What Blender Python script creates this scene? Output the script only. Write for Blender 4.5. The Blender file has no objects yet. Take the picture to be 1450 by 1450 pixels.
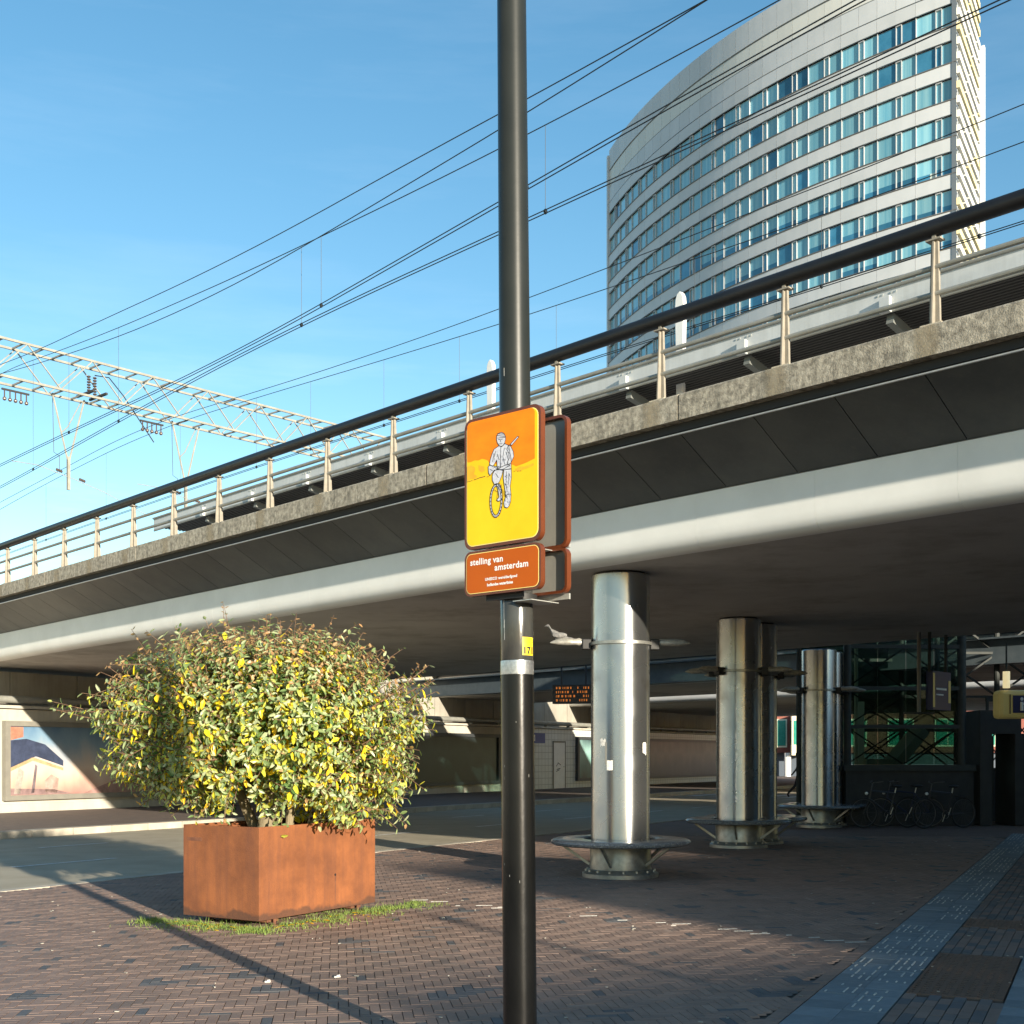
import bpy, bmesh, math, random
import numpy as np
from mathutils import Vector, Matrix, noise
random.seed(7)
C = bpy.context.scene.collection
sc = bpy.context.scene
PI = math.pi
R = math.radians

# ------------------------------------------------------------------ camera, sky, sun, exposure
EYE = 1.62
cam = bpy.data.cameras.new('camera'); camo = bpy.data.objects.new('camera', cam); C.objects.link(camo)
camo.location = (0, 0, EYE); camo.rotation_euler = (PI/2, 0, 0)
cam.sensor_width = 36; cam.lens = 43.45; cam.shift_y = 0.2386; cam.clip_start = 0.1; cam.clip_end = 3000
sc.camera = camo
SUN_AZ, SUN_EL = 149.5, 11.0
w = bpy.data.worlds.new("World"); sc.world = w; w.use_nodes = True
wn = w.node_tree; bg = wn.nodes['Background']
sky = wn.nodes.new("ShaderNodeTexSky"); sky.sky_type = 'NISHITA'; sky.sun_disc = False
sky.sun_elevation = R(SUN_EL); sky.sun_rotation = R(SUN_AZ)
sky.air_density = 1.0; sky.dust_density = 0.15; sky.ozone_density = 1.2
# faint wisps of high cloud mixed over the sky
tc = wn.nodes.new('ShaderNodeTexCoord'); mp = wn.nodes.new('ShaderNodeMapping'); mp.inputs['Scale'].default_value = (1.2, 1.2, 9)
nz = wn.nodes.new('ShaderNodeTexNoise'); nz.inputs['Scale'].default_value = 2.2; nz.inputs['Detail'].default_value = 7; nz.inputs['Roughness'].default_value = .6
cr = wn.nodes.new('ShaderNodeValToRGB'); cr.color_ramp.elements[0].position = .5; cr.color_ramp.elements[1].position = .8
cr.color_ramp.elements[0].color = (0, 0, 0, 1); cr.color_ramp.elements[1].color = (.4, .4, .4, 1)
sx = wn.nodes.new('ShaderNodeSeparateXYZ'); mr = wn.nodes.new('ShaderNodeMapRange')
mr.inputs['From Min'].default_value = .12; mr.inputs['From Max'].default_value = .34; mr.inputs['To Min'].default_value = 1; mr.inputs['To Max'].default_value = .12
ml = wn.nodes.new('ShaderNodeMath'); ml.operation = 'MULTIPLY'
mx = wn.nodes.new('ShaderNodeMixRGB'); mx.inputs[2].default_value = (7.5, 7.8, 8.2, 1)
wl = wn.links.new
wl(tc.outputs['Generated'], mp.inputs[0]); wl(mp.outputs[0], nz.inputs[0]); wl(nz.outputs[0], cr.inputs[0])
wl(tc.outputs['Generated'], sx.inputs[0]); wl(sx.outputs[2], mr.inputs[0]); wl(mr.outputs[0], ml.inputs[0]); wl(cr.outputs[0], ml.inputs[1])
wl(ml.outputs[0], mx.inputs[0]); hs = wn.nodes.new('ShaderNodeHueSaturation'); hs.inputs['Hue'].default_value = .493; hs.inputs['Saturation'].default_value = 1.3
wl(sky.outputs[0], hs.inputs['Color']); wl(hs.outputs[0], mx.inputs[1]); wl(mx.outputs[0], bg.inputs[0])
bg.inputs[1].default_value = 0.112
sl = bpy.data.lights.new('sun', 'SUN'); sl.energy = 5.0; sl.angle = R(.55); sl.color = (1, .89, .71)
so = bpy.data.objects.new('sun', sl); C.objects.link(so)
sd = Vector((math.sin(R(SUN_AZ))*math.cos(R(SUN_EL)), math.cos(R(SUN_AZ))*math.cos(R(SUN_EL)), math.sin(R(SUN_EL))))
so.rotation_euler = sd.to_track_quat('Z', 'Y').to_euler(); so.location = sd*30
sc.view_settings.view_transform = 'Standard'; sc.view_settings.look = 'None'
sc.view_settings.gamma = 1; sc.view_settings.use_curve_mapping = False; sc.view_settings.exposure = 1.12
sc.render.engine = 'CYCLES'
sc.cycles.max_bounces = 8; sc.cycles.transparent_max_bounces = 12

# ------------------------------------------------------------------ materials
MATS = {}
def mat(name, c1, c2=None, rough=.6, metal=0., scale=4., bump=0., bscale=None, spec=.5, rnd=0., stretch=None, detail=6, lo=.35, hi=.65, emit=None, coat=0., aniso=0., trans=0., alpha=1.):
    if name in MATS: return MATS[name]
    m = bpy.data.materials.new(name); m.use_nodes = True; t = m.node_tree; L = t.links.new
    b = t.nodes['Principled BSDF']
    b.inputs['Roughness'].default_value = rough; b.inputs['Metallic'].default_value = metal
    b.inputs['Specular IOR Level'].default_value = spec
    if coat: b.inputs['Coat Weight'].default_value = coat; b.inputs['Coat Roughness'].default_value = .12
    if aniso: b.inputs['Anisotropic'].default_value = aniso
    if trans: b.inputs['Transmission Weight'].default_value = trans
    b.inputs['Alpha'].default_value = alpha
    c1 = tuple(c1)+(1,); b.inputs['Base Color'].default_value = c1
    out = None
    if c2 is not None or bump:
        tcn = t.nodes.new('ShaderNodeTexCoord'); mpn = t.nodes.new('ShaderNodeMapping')
        if stretch: mpn.inputs['Scale'].default_value = stretch
        L(tcn.outputs['Object'], mpn.inputs[0])
        n1 = t.nodes.new('ShaderNodeTexNoise'); n1.inputs['Scale'].default_value = scale; n1.inputs['Detail'].default_value = detail; n1.inputs['Roughness'].default_value = .62
        L(mpn.outputs[0], n1.inputs[0])
        if c2 is not None:
            r = t.nodes.new('ShaderNodeValToRGB'); r.color_ramp.elements[0].position = lo; r.color_ramp.elements[1].position = hi
            r.color_ramp.elements[0].color = c1; r.color_ramp.elements[1].color = tuple(c2)+(1,)
            L(n1.outputs[0], r.inputs[0]); out = r.outputs[0]
        if bump:
            n2 = t.nodes.new('ShaderNodeTexNoise'); n2.inputs['Scale'].default_value = bscale or scale*6; n2.inputs['Detail'].default_value = 5
            L(mpn.outputs[0], n2.inputs[0])
            bp = t.nodes.new('ShaderNodeBump'); bp.inputs['Strength'].default_value = bump; bp.inputs['Distance'].default_value = .01
            L(n2.outputs[0], bp.inputs['Height']); L(bp.outputs[0], b.inputs['Normal'])
    if rnd:
        oi = t.nodes.new('ShaderNodeObjectInfo'); mm = t.nodes.new('ShaderNodeMapRange'); mm.inputs['To Min'].default_value = 1-rnd; mm.inputs['To Max'].default_value = 1+rnd
        L(oi.outputs['Random'], mm.inputs[0]); h = t.nodes.new('ShaderNodeHueSaturation')
        if out: L(out, h.inputs['Color'])
        else: h.inputs['Color'].default_value = c1
        L(mm.outputs[0], h.inputs['Value']); out = h.outputs[0]
    if out: L(out, b.inputs['Base Color'])
    if emit: b.inputs['Emission Color'].default_value = tuple(emit[:3])+(1,); b.inputs['Emission Strength'].default_value = emit[3]
    MATS[name] = m; return m

def streaks(m, col, amt=.5, sc_=(6, 6, .5), lo=.45, hi=.75):
    """vertical run-off stains mixed over whatever feeds the base colour"""
    t = m.node_tree; L = t.links.new; b = t.nodes['Principled BSDF']; bc = b.inputs['Base Color']
    tcn = t.nodes.new('ShaderNodeTexCoord'); mpn = t.nodes.new('ShaderNodeMapping'); mpn.inputs['Scale'].default_value = sc_
    n = t.nodes.new('ShaderNodeTexNoise'); n.inputs['Scale'].default_value = 1.7; n.inputs['Detail'].default_value = 8; n.inputs['Roughness'].default_value = .68
    r = t.nodes.new('ShaderNodeMapRange'); r.inputs['From Min'].default_value = lo; r.inputs['From Max'].default_value = hi; r.inputs['To Max'].default_value = amt
    x = t.nodes.new('ShaderNodeMixRGB'); x.inputs[2].default_value = tuple(col)+(1,)
    L(tcn.outputs['Object'], mpn.inputs[0]); L(mpn.outputs[0], n.inputs[0]); L(n.outputs[0], r.inputs[0]); L(r.outputs[0], x.inputs[0])
    if bc.is_linked: L(bc.links[0].from_socket, x.inputs[1])
    else: x.inputs[1].default_value = bc.default_value[:]
    L(x.outputs[0], bc); return m

def tonemat(name, stops, rough=.75, bump=.35, sheen=0.):
    """colour from a per-face 'tone' attribute, plus fine grain"""
    m = bpy.data.materials.new(name); m.use_nodes = True; t = m.node_tree; L = t.links.new; b = t.nodes['Principled BSDF']
    a = t.nodes.new('ShaderNodeAttribute'); a.attribute_name = 'tone'
    r = t.nodes.new('ShaderNodeValToRGB'); r.color_ramp.interpolation = 'LINEAR'
    e = r.color_ramp.elements; e[0].position = stops[0][0]; e[0].color = tuple(stops[0][1])+(1,); e[1].position = stops[-1][0]; e[1].color = tuple(stops[-1][1])+(1,)
    for p, c in stops[1:-1]: q = e.new(p); q.color = tuple(c)+(1,)
    L(a.outputs['Fac'], r.inputs[0])
    tcn = t.nodes.new('ShaderNodeTexCoord'); n = t.nodes.new('ShaderNodeTexNoise'); n.inputs['Scale'].default_value = 2.2; n.inputs['Detail'].default_value = 9; n.inputs['Roughness'].default_value = .7
    g = t.nodes.new('ShaderNodeNewGeometry')
    L(g.outputs['Position'], n.inputs[0])
    mr_ = t.nodes.new('ShaderNodeMapRange'); mr_.inputs['From Min'].default_value = .3; mr_.inputs['From Max'].default_value = .7; mr_.inputs['To Min'].default_value = .78; mr_.inputs['To Max'].default_value = 1.2
    h = t.nodes.new('ShaderNodeHueSaturation'); L(n.outputs[0], mr_.inputs[0]); L(mr_.outputs[0], h.inputs['Value']); L(r.outputs[0], h.inputs['Color']); L(h.outputs[0], b.inputs['Base Color'])
    b.inputs['Roughness'].default_value = rough
    if bump:
        n2 = t.nodes.new('ShaderNodeTexNoise'); n2.inputs['Scale'].default_value = 60; n2.inputs['Detail'].default_value = 4; L(g.outputs['Position'], n2.inputs[0])
        bp = t.nodes.new('ShaderNodeBump'); bp.inputs['Strength'].default_value = bump; bp.inputs['Distance'].default_value = .004; L(n2.outputs[0], bp.inputs['Height']); L(bp.outputs[0], b.inputs['Normal'])
    MATS[name] = m; return m

brickm = tonemat('clinker_brick', [(0, (.095, .098, .105)), (.12, (.12, .115, .115)), (.2, (.20, .145, .12)), (.5, (.26, .172, .135)), (.8, (.29, .195, .152)), (1, (.34, .24, .19))], rough=.7, bump=.2)
joint = mat('sand_joint', (.085, .066, .052), (.12, .095, .075), rough=.95, scale=30)
asphalt = mat('asphalt', (.35, .305, .225), (.43, .38, .285), rough=.8, scale=1.3, bump=.5, bscale=140)
roadpaint = mat('road_paint', (.75, .75, .72), (.3, .3, .29), rough=.6, scale=9, lo=.5, hi=.72)
kerbm = mat('kerb_concrete', (.50, .46, .38), (.38, .34, .28), rough=.8, scale=3, bump=.3, rnd=.1)
slabm = mat('slab_bluestone', (.15, .18, .20), (.20, .235, .25), rough=.75, scale=6, bump=.3, rnd=.14)
ribm = mat('rib_white', (.62, .62, .58), (.4, .4, .38), rough=.6, scale=30)
white_concrete = streaks(mat('white_concrete', (.82, .82, .80), (.75, .75, .73), rough=.5, scale=1.2, bump=.08, bscale=20), (.55, .53, .5), .12, (.6, .6, .6))
soffitm = streaks(mat('soffit_concrete', (.47, .44, .405), (.57, .54, .495), rough=.75, scale=.5, bump=.15, bscale=12, spec=.3), (.26, .23, .19), .6, (.5, .5, .5), .5, .7)
parapetm = streaks(mat('parapet_concrete', (.19, .17, .135), (.50, .45, .36), rough=.9, scale=15, bump=.5, bscale=60, lo=.36, hi=.66, detail=12), (.08, .075, .06), .7, (5, 5, .6), .5, .72)
parapet_clean = mat('parapet_clean', (.42, .36, .27), (.5, .44, .34), rough=.9, scale=7, bump=.5, bscale=40)
claddingm = streaks(mat('cladding_panel', (.055, .058, .06), (.085, .088, .085), rough=.5, scale=1.5, bump=.1, bscale=60, rnd=.18), (.14, .13, .12), .35, (9, 9, .35), .55, .8)
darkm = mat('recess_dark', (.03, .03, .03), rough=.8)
zinc = mat('galvanised', (.5, .5, .47), (.62, .62, .58), rough=.45, metal=.6, scale=12)
greytube = mat('grey_painted_rail', (.32, .32, .29), (.25, .25, .22), rough=.45, scale=4, metal=.2)
postm = mat('post_beige', (.30, .27, .22), (.23, .205, .165), rough=.7, scale=8)
blackrail = mat('black_handrail', (.010, .011, .013), (.016, .016, .018), rough=.42, scale=3, spec=.35)
canopym = streaks(mat('canopy_grey', (.48, .5, .5), (.55, .57, .57), rough=.5, scale=1.5), (.3, .3, .28), .3)
canopydark = mat('canopy_underside', (.07, .068, .065), rough=.6)
steelwire = mat('wire_dark', (.02, .028, .035), rough=.5, metal=.3)
trussm = mat('gantry_steel', (.30, .29, .25), (.22, .215, .185), rough=.7, scale=3)
insulm = mat('insulator_brown', (.075, .05, .04), rough=.3)
blackpole = mat('black_pole_paint', (.004, .0043, .0046), (.008, .008, .008), rough=.26, scale=3, bump=.14, bscale=14, spec=.32, stretch=(1, 1, .5))
greypole = mat('dark_grey_pole_paint', (.016, .018, .016), (.021, .023, .02), spec=.28, rough=.36, scale=3, bump=.04, bscale=14)
silverband = mat('silver_band', (.55, .56, .57), (.35, .36, .37), rough=.3, metal=.8, scale=60)
yellowm = mat('sticker_yellow', (.9, .68, .02), rough=.5)
inkm = mat('black_print', (.012, .012, .014), rough=.6)
signbrown = mat('sign_brown', (.13, .036, .014), (.11, .03, .012), rough=.25, scale=6)
signorange = mat('sign_orange', (.86, .20, .002), (.95, .27, .003), spec=.25, rough=.35, scale=5, stretch=(1, 1, 2))
signorange2 = mat('sign_plate_orange', (.46, .088, .001), (.49, .097, .001), spec=.25, rough=.35, scale=4)
signyellow = mat('sign_yellow', (.92, .52, .006), (.94, .60, .012), spec=.25, rough=.35, scale=3)
signamber = mat('sign_amber', (.92, .46, .006), (.90, .38, .006), rough=.32, scale=30)
signline = mat('sign_border_yellow', (.95, .78, .25), rough=.35)
signwhite = mat('sign_white', (.85, .85, .83), rough=.4)
figm = mat('figure_print', (.68, .69, .74), (.5, .5, .56), rough=.4, scale=70)
signback = mat('sign_back_grey', (.36, .35, .31), (.32, .31, .28), rough=.4, metal=.4, scale=9)
corten = streaks(mat('corten_steel', (.15, .05, .018), (.27, .092, .03), rough=.8, scale=2.6, bump=.25, bscale=70), (.12, .045, .025), .65, (7, 7, .5), .42, .74)
_t = corten.node_tree; _L = _t.links.new; _b = _t.nodes['Principled BSDF'].inputs['Base Color']
_g = _t.nodes.new('ShaderNodeTexCoord'); _s = _t.nodes.new('ShaderNodeSeparateXYZ'); _L(_g.outputs['Object'], _s.inputs[0])
_n = _t.nodes.new('ShaderNodeTexNoise'); _n.inputs['Scale'].default_value = 5; _n.inputs['Detail'].default_value = 6; _L(_g.outputs['Object'], _n.inputs[0])
_a = _t.nodes.new('ShaderNodeMath'); _a.operation = 'MULTIPLY_ADD'; _a.inputs[1].default_value = -.22; _L(_n.outputs[0], _a.inputs[0]); _L(_s.outputs[2], _a.inputs[2])
_r = _t.nodes.new('ShaderNodeMapRange'); _r.inputs['From Min'].default_value = .035; _r.inputs['From Max'].default_value = .0; _r.inputs['To Max'].default_value = .75; _L(_a.outputs[0], _r.inputs[0])
_x = _t.nodes.new('ShaderNodeMixRGB'); _x.inputs[2].default_value = (.06,.03,.02,1); _L(_b.links[0].from_socket, _x.inputs[1]); _L(_r.outputs[0], _x.inputs[0]); _L(_x.outputs[0], _b)
cortendark = mat('corten_dark', (.10, .04, .025), (.18, .07, .035), rough=.8, scale=9)
soilm = mat('potting_soil', (.035, .025, .018), (.07, .05, .03), rough=.95, scale=20, bump=.8)
barkm = mat('bark', (.16, .13, .08), (.25, .20, .12), rough=.85, scale=14, bump=.6, stretch=(1, 1, .3))
twigm = mat('twig', (.13, .07, .045), (.2, .12, .07), rough=.8, scale=20)
granite = mat('granite_ring', (.10, .115, .13), (.42, .43, .43), rough=.22, scale=90, lo=.5, hi=.64, coat=.3)
flangem = mat('cast_flange', (.28, .28, .26), (.4, .4, .37), rough=.4, metal=.7, scale=12)
lampm = mat('lamp_casting', (.42, .40, .35), (.26, .25, .22), rough=.5, metal=.3, scale=20)
rubber = mat('rubber_black', (.015, .015, .015), rough=.6)
stickerm = mat('sticker_white', (.75, .73, .68), (.5, .48, .44), rough=.7, scale=40)
glassm = None

def steel_mat():
    m = bpy.data.materials.new('brushed_stainless'); m.use_nodes = True; t = m.node_tree; L = t.links.new; b = t.nodes['Principled BSDF']
    b.inputs['Metallic'].default_value = .94; b.inputs['Base Color'].default_value = (.52, .53, .53, 1); b.inputs['Roughness'].default_value = .2
    b.inputs['Anisotropic'].default_value = .8; tg = t.nodes.new('ShaderNodeTangent'); tg.direction_type = 'RADIAL'; tg.axis = 'Z'; L(tg.outputs[0], b.inputs['Tangent']); b.inputs['Anisotropic Rotation'].default_value = .25
    tcn = t.nodes.new('ShaderNodeTexCoord'); mp_ = t.nodes.new('ShaderNodeMapping'); mp_.inputs['Scale'].default_value = (14, 14, .02)
    n = t.nodes.new('ShaderNodeTexNoise'); n.inputs['Scale'].default_value = 1.6; n.inputs['Detail'].default_value = 1
    L(tcn.outputs['Object'], mp_.inputs[0]); L(mp_.outputs[0], n.inputs[0])
    bp = t.nodes.new('ShaderNodeBump'); bp.inputs['Strength'].default_value = .10; bp.inputs['Distance'].default_value = .004
    L(n.outputs[0], bp.inputs['Height']); L(bp.outputs[0], b.inputs['Normal'])
    n3 = t.nodes.new('ShaderNodeTexNoise'); n3.inputs['Scale'].default_value = 2.2; n3.inputs['Detail'].default_value = 5; n3.inputs['Roughness'].default_value = .5; L(tcn.outputs['Object'], n3.inputs[0])
    r = t.nodes.new('ShaderNodeMapRange'); r.inputs['From Min'].default_value = .5; r.inputs['From Max'].default_value = .8; r.inputs['To Min'].default_value = .27; r.inputs['To Max'].default_value = .4
    L(n3.outputs[0], r.inputs[0]); L(r.outputs[0], b.inputs['Roughness'])
    rc = t.nodes.new('ShaderNodeValToRGB'); rc.color_ramp.elements[0].position = .64; rc.color_ramp.elements[0].color = (.52, .53, .53, 1)
    rc.color_ramp.elements[1].position = .85; rc.color_ramp.elements[1].color = (.36, .33, .29, 1); L(n3.outputs[0], rc.inputs[0]); L(rc.outputs[0], b.inputs['Base Color'])
    MATS['steel'] = m; return m
steel = steel_mat()

def leafmat():
    m = bpy.data.materials.new('leaf'); m.use_nodes = True; t = m.node_tree; L = t.links.new; b = t.nodes['Principled BSDF']
    a = t.nodes.new('ShaderNodeAttribute'); a.attribute_name = 'tone'
    r = t.nodes.new('ShaderNodeValToRGB'); e = r.color_ramp.elements
    e[0].position = 0; e[0].color = (.07, .14, .04, 1); e[1].position = 1; e[1].color = (.40, .23, .10, 1)
    for p, c in [(.25, (.12, .20, .06)), (.45, (.27, .34, .15)), (.6, (.46, .50, .30)), (.68, (.42, .45, .07)), (.76, (.85, .68, .03)), (.88, (.85, .50, .02)), (.93, (.40, .28, .14))]:
        q = e.new(p); q.color = c+(1,)
    L(a.outputs['Fac'], r.inputs[0]); L(r.outputs[0], b.inputs['Base Color'])
    b.inputs['Roughness'].default_value = .38; b.inputs['Specular IOR Level'].default_value = .55
    tr = t.nodes.new('ShaderNodeBsdfTranslucent'); h = t.nodes.new('ShaderNodeHueSaturation'); h.inputs['Value'].default_value = 1.7; h.inputs['Saturation'].default_value = 1.15
    L(r.outputs[0], h.inputs['Color']); L(h.outputs[0], tr.inputs[0])
    mxs = t.nodes.new('ShaderNodeMixShader'); mxs.inputs[0].default_value = .3; L(b.outputs[0], mxs.inputs[1]); L(tr.outputs[0], mxs.inputs[2])
    L(mxs.outputs[0], t.nodes['Material Output'].inputs[0]); MATS['leaf'] = m; return m
leafm = leafmat()
def glass(name, col, alpha_mix, rough=.03):
    m = bpy.data.materials.new(name); m.use_nodes = True; t = m.node_tree; L = t.links.new
    tr = t.nodes.new('ShaderNodeBsdfTransparent'); tr.inputs[0].default_value = tuple(col)+(1,)
    gl = t.nodes.new('ShaderNodeBsdfGlossy'); gl.inputs[1].default_value = rough
    fr = t.nodes.new('ShaderNodeFresnel'); fr.inputs[0].default_value = 1.5
    ad = t.nodes.new('ShaderNodeMath'); ad.operation = 'ADD'; ad.inputs[1].default_value = alpha_mix; L(fr.outputs[0], ad.inputs[0])
    x = t.nodes.new('ShaderNodeMixShader'); L(ad.outputs[0], x.inputs[0]); L(tr.outputs[0], x.inputs[1]); L(gl.outputs[0], x.inputs[2]); L(x.outputs[0], t.nodes['Material Output'].inputs[0])
    return m
hallglass = glass('hall_glass', (.42, .54, .50), .0)

# ------------------------------------------------------------------ mesh helpers
class MB:
    def __init__(s): s.v = []; s.f = []; s.m = []
    def add(s, vs, fs, mi=0):
        o = len(s.v); s.v += [tuple(v) for v in vs]; s.f += [tuple(i+o for i in f) for f in fs]; s.m += [mi]*len(fs); return s
    def box(s, a, b, M=None, mi=0):
        x0, y0, z0 = a; x1, y1, z1 = b
        vs = [Vector(p) for p in ((x0,y0,z0),(x1,y0,z0),(x1,y1,z0),(x0,y1,z0),(x0,y0,z1),(x1,y0,z1),(x1,y1,z1),(x0,y1,z1))]
        if M is not None: vs = [M @ v for v in vs]
        return s.add(vs, [(0,3,2,1),(4,5,6,7),(0,1,5,4),(1,2,6,5),(2,3,7,6),(3,0,4,7)], mi)
    def bar(s, p, q, w_, h_, mi=0, w2=None, h2=None):
        p, q = Vector(p), Vector(q); d = (q-p).normalized(); up = Vector((0,0,1)) if abs(d.z) < .95 else Vector((0,1,0))
        x = d.cross(up).normalized(); y = x.cross(d).normalized(); w2 = w_ if w2 is None else w2; h2 = h_ if h2 is None else h2
        vs = [c+x*sx_*a/2+y*sy*b/2 for c, a, b in ((p, w_, h_), (q, w2, h2)) for sx_, sy in ((-1,-1),(1,-1),(1,1),(-1,1))]
        return s.add(vs, [(0,3,2,1),(4,5,6,7),(0,1,5,4),(1,2,6,5),(2,3,7,6),(3,0,4,7)], mi)
    def tube(s, pts, r, n=8, mi=0, caps=True):
        pts = [Vector(p) for p in pts]; rs = r if isinstance(r, (list, tuple)) else [r]*len(pts); vs = []; prevx = None
        for i, p in enumerate(pts):
            d = (pts[min(i+1, len(pts)-1)]-pts[max(i-1, 0)]).normalized()
            if prevx is None:
                up = Vector((0,0,1)) if abs(d.z) < .9 else Vector((0,1,0)); x = d.cross(up).normalized()
            else: x = (prevx-d*prevx.dot(d)).normalized()
            prevx = x; y = d.cross(x)
            for k in range(n):
                a = 2*PI*k/n; vs.append(p+(x*math.cos(a)+y*math.sin(a))*rs[i])
        fs = [(i*n+k, i*n+(k+1)%n, (i+1)*n+(k+1)%n, (i+1)*n+k) for i in range(len(pts)-1) for k in range(n)]
        if caps: fs += [tuple(reversed(range(n))), tuple((len(pts)-1)*n+k for k in range(n))]
        return s.add(vs, fs, mi)
    def lathe(s, prof, n=48, c=(0,0,0), mi=0, a0=0, a1=2*PI):
        full = abs(a1-a0-2*PI) < 1e-6; m_ = n if full else n+1
        vs = [(c[0]+r*math.cos(a0+(a1-a0)*k/n), c[1]+r*math.sin(a0+(a1-a0)*k/n), c[2]+z) for r, z in prof for k in range(m_)]
        fs = [(i*m_+k, i*m_+(k+1)%m_, (i+1)*m_+(k+1)%m_, (i+1)*m_+k) for i in range(len(prof)-1) for k in range(n)]
        return s.add(vs, fs, mi)
    def prism(s, poly, d0, d1, fn, mi=0):
        """poly: 2-D outline; fn(a,b,d) -> 3-D"""
        n = len(poly); vs = [fn(a, b, d0) for a, b in poly]+[fn(a, b, d1) for a, b in poly]
        return s.add(vs, [tuple(range(n)), tuple(reversed(range(n, 2*n)))]+[(i, i+n, (i+1)%n+n, (i+1)%n) for i in range(n)], mi)
    def ellipsoid(s, c, r, n=12, m_=8, M=None, mi=0):
        vs = []
        for j in range(m_+1):
            b = PI*j/m_
            for k in range(n):
                a = 2*PI*k/n; v = Vector((r[0]*math.sin(b)*math.cos(a), r[1]*math.sin(b)*math.sin(a), r[2]*math.cos(b)))
                if M is not None: v = M @ v
                vs.append(v+Vector(c))
        return s.add(vs, [(j*n+k, (j+1)*n+k, (j+1)*n+(k+1)%n, j*n+(k+1)%n) for j in range(m_) for k in range(n)], mi)
    def mesh(s, name, mats, smooth=False):
        me = bpy.data.meshes.new(name); me.from_pydata([tuple(v) for v in s.v], [], s.f)
        for m_ in (mats if isinstance(mats, (list, tuple)) else [mats]): me.materials.append(m_)
        me.polygons.foreach_set('material_index', s.m)
        me.validate()
        if smooth:
            me.polygons.foreach_set('use_smooth', [True]*len(me.polygons)); me.set_sharp_from_angle(angle=R(35))
        return me
    def build(s, name, mats, parent=None, smooth=False, bevel=0, label=None, stuff=False, recalc=True):
        me = s.mesh(name, mats, smooth)
        if recalc:
            bm = bmesh.new(); bm.from_mesh(me); bmesh.ops.recalc_face_normals(bm, faces=bm.faces)
            if bevel: bmesh.ops.bevel(bm, geom=[e for e in bm.edges if len(e.link_faces) == 2 and e.calc_face_angle(0) > .5], offset=bevel, segments=2, affect='EDGES', profile=.5)
            bm.to_mesh(me); bm.free()
            if smooth: me.set_sharp_from_angle(angle=R(35))
        o = bpy.data.objects.new(name, me); C.objects.link(o)
        if parent: o.parent = parent
        if label: o['label'] = label
        if stuff: o['kind'] = 'stuff'
        return o

def thing(name, label, cat, loc=(0,0,0), rz=0, group=None):
    o = bpy.data.objects.new(name, None); o.empty_display_size = .2; C.objects.link(o); o.location = loc; o.rotation_euler = (0,0,rz)
    tag(o, label, cat, group); return o
def tag(o, label, cat, group=None):
    o['label'] = label; o['category'] = cat
    if group: o['group'] = group
    return o
def struct(o): o['kind'] = 'structure'; return o
def copy_tree(o, parent=None):
    c = o.copy(); C.objects.link(c); c.parent = parent
    for ch in list(o.children): copy_tree(ch, c)
    return c
def link_copy(me, name, parent, loc=(0,0,0), rz=0, M=None):
    o = bpy.data.objects.new(name, me); C.objects.link(o); o.parent = parent
    if M is not None: o.matrix_local = M
    else: o.location = loc; o.rotation_euler = (0,0,rz)
    return o

# frames of the place --------------------------------------------------------
N_ = Vector((.7284, .6852)); T_ = Vector((.6852, -.7284)); C0 = 11.605
def V(u, o, z, k=.000456):            # along the viaduct u, across it o (positive = away from the plaza)
    d = C0+o+k*u*u; return Vector((N_.x*d+T_.x*u, N_.y*d+T_.y*u, z))
SA = Vector((.53, .848)); SR = Vector((.848, -.53))
def S(u, v, z=0): return Vector((SA.x*u+SR.x*v, SA.y*u+SR.y*v, z))      # along / across the street
GA = Vector((.4337, .9011)); GR = Vector((.9011, -.4337))
def G(u, v, z=0): return Vector((GA.x*u+GR.x*v, GA.y*u+GR.y*v, z))      # along / across the tactile strip

QA = 1.0114
def VA(u, o, z): return V(u*QA, QA*(C0+o)-C0, 1.62+QA*(z-1.62))      # upper edge assembly
def sweep(prof, u0, u1, step=1.5, fn=V, closed=True, mb=None, mi=0):
    mb = mb or MB(); n = max(1, int(math.ceil((u1-u0)/step))); m_ = len(prof)
    vs = [fn(u0+(u1-u0)*i/n, o, z) for i in range(n+1) for o, z in prof]
    kk = m_ if closed else m_-1
    fs = [(i*m_+k, i*m_+(k+1)%m_, (i+1)*m_+(k+1)%m_, (i+1)*m_+k) for i in range(n) for k in range(kk)]
    if closed: fs += [tuple(range(m_)), tuple(reversed([n*m_+k for k in range(m_)]))]
    return mb.add(vs, fs, mi)
def offset_band(prof, t):
    """give an open polyline thickness by offsetting it (2-D)"""
    out = []
    for i, (a, b) in enumerate(prof):
        p = prof[max(0, i-1)]; q = prof[min(len(prof)-1, i+1)]; dx, dz = q[0]-p[0], q[1]-p[1]; l = math.hypot(dx, dz) or 1
        out.append((a-dz/l*t, b+dx/l*t))
    return list(prof)+list(reversed(out))
#@@GROUND
# ------------------------------------------------------------------ ground, road, pavement
def sheet(name, pts, z, m):
    mb = MB(); mb.add([(p[0], p[1], z) for p in pts], [tuple(range(len(pts)))]); return struct(mb.build(name, m))
sheet('ground', [(-900,-500),(900,-500),(900,1500),(-900,1500)], -.06, mat('far_ground', (.12,.115,.10), (.17,.16,.13), rough=.9, scale=.2))
RV0, RV1 = -13.1, -21.4
sheet('plaza_bed', [S(-60,RV0), S(95,RV0), S(95,60), S(-60,60)], -.020, joint)
road = sheet('road', [S(-60,RV0+.0), S(120,RV0), S(120,RV1), S(-60,RV1)], -.012, asphalt)
sheet('pavement', [S(-60,RV1-.3), S(120,RV1-.3), S(120,-34), S(-60,-34)], .095, mat('pavement_paving', (.12,.095,.085), (.17,.13,.11), rough=.8, scale=5, bump=.6, bscale=60))
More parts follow.
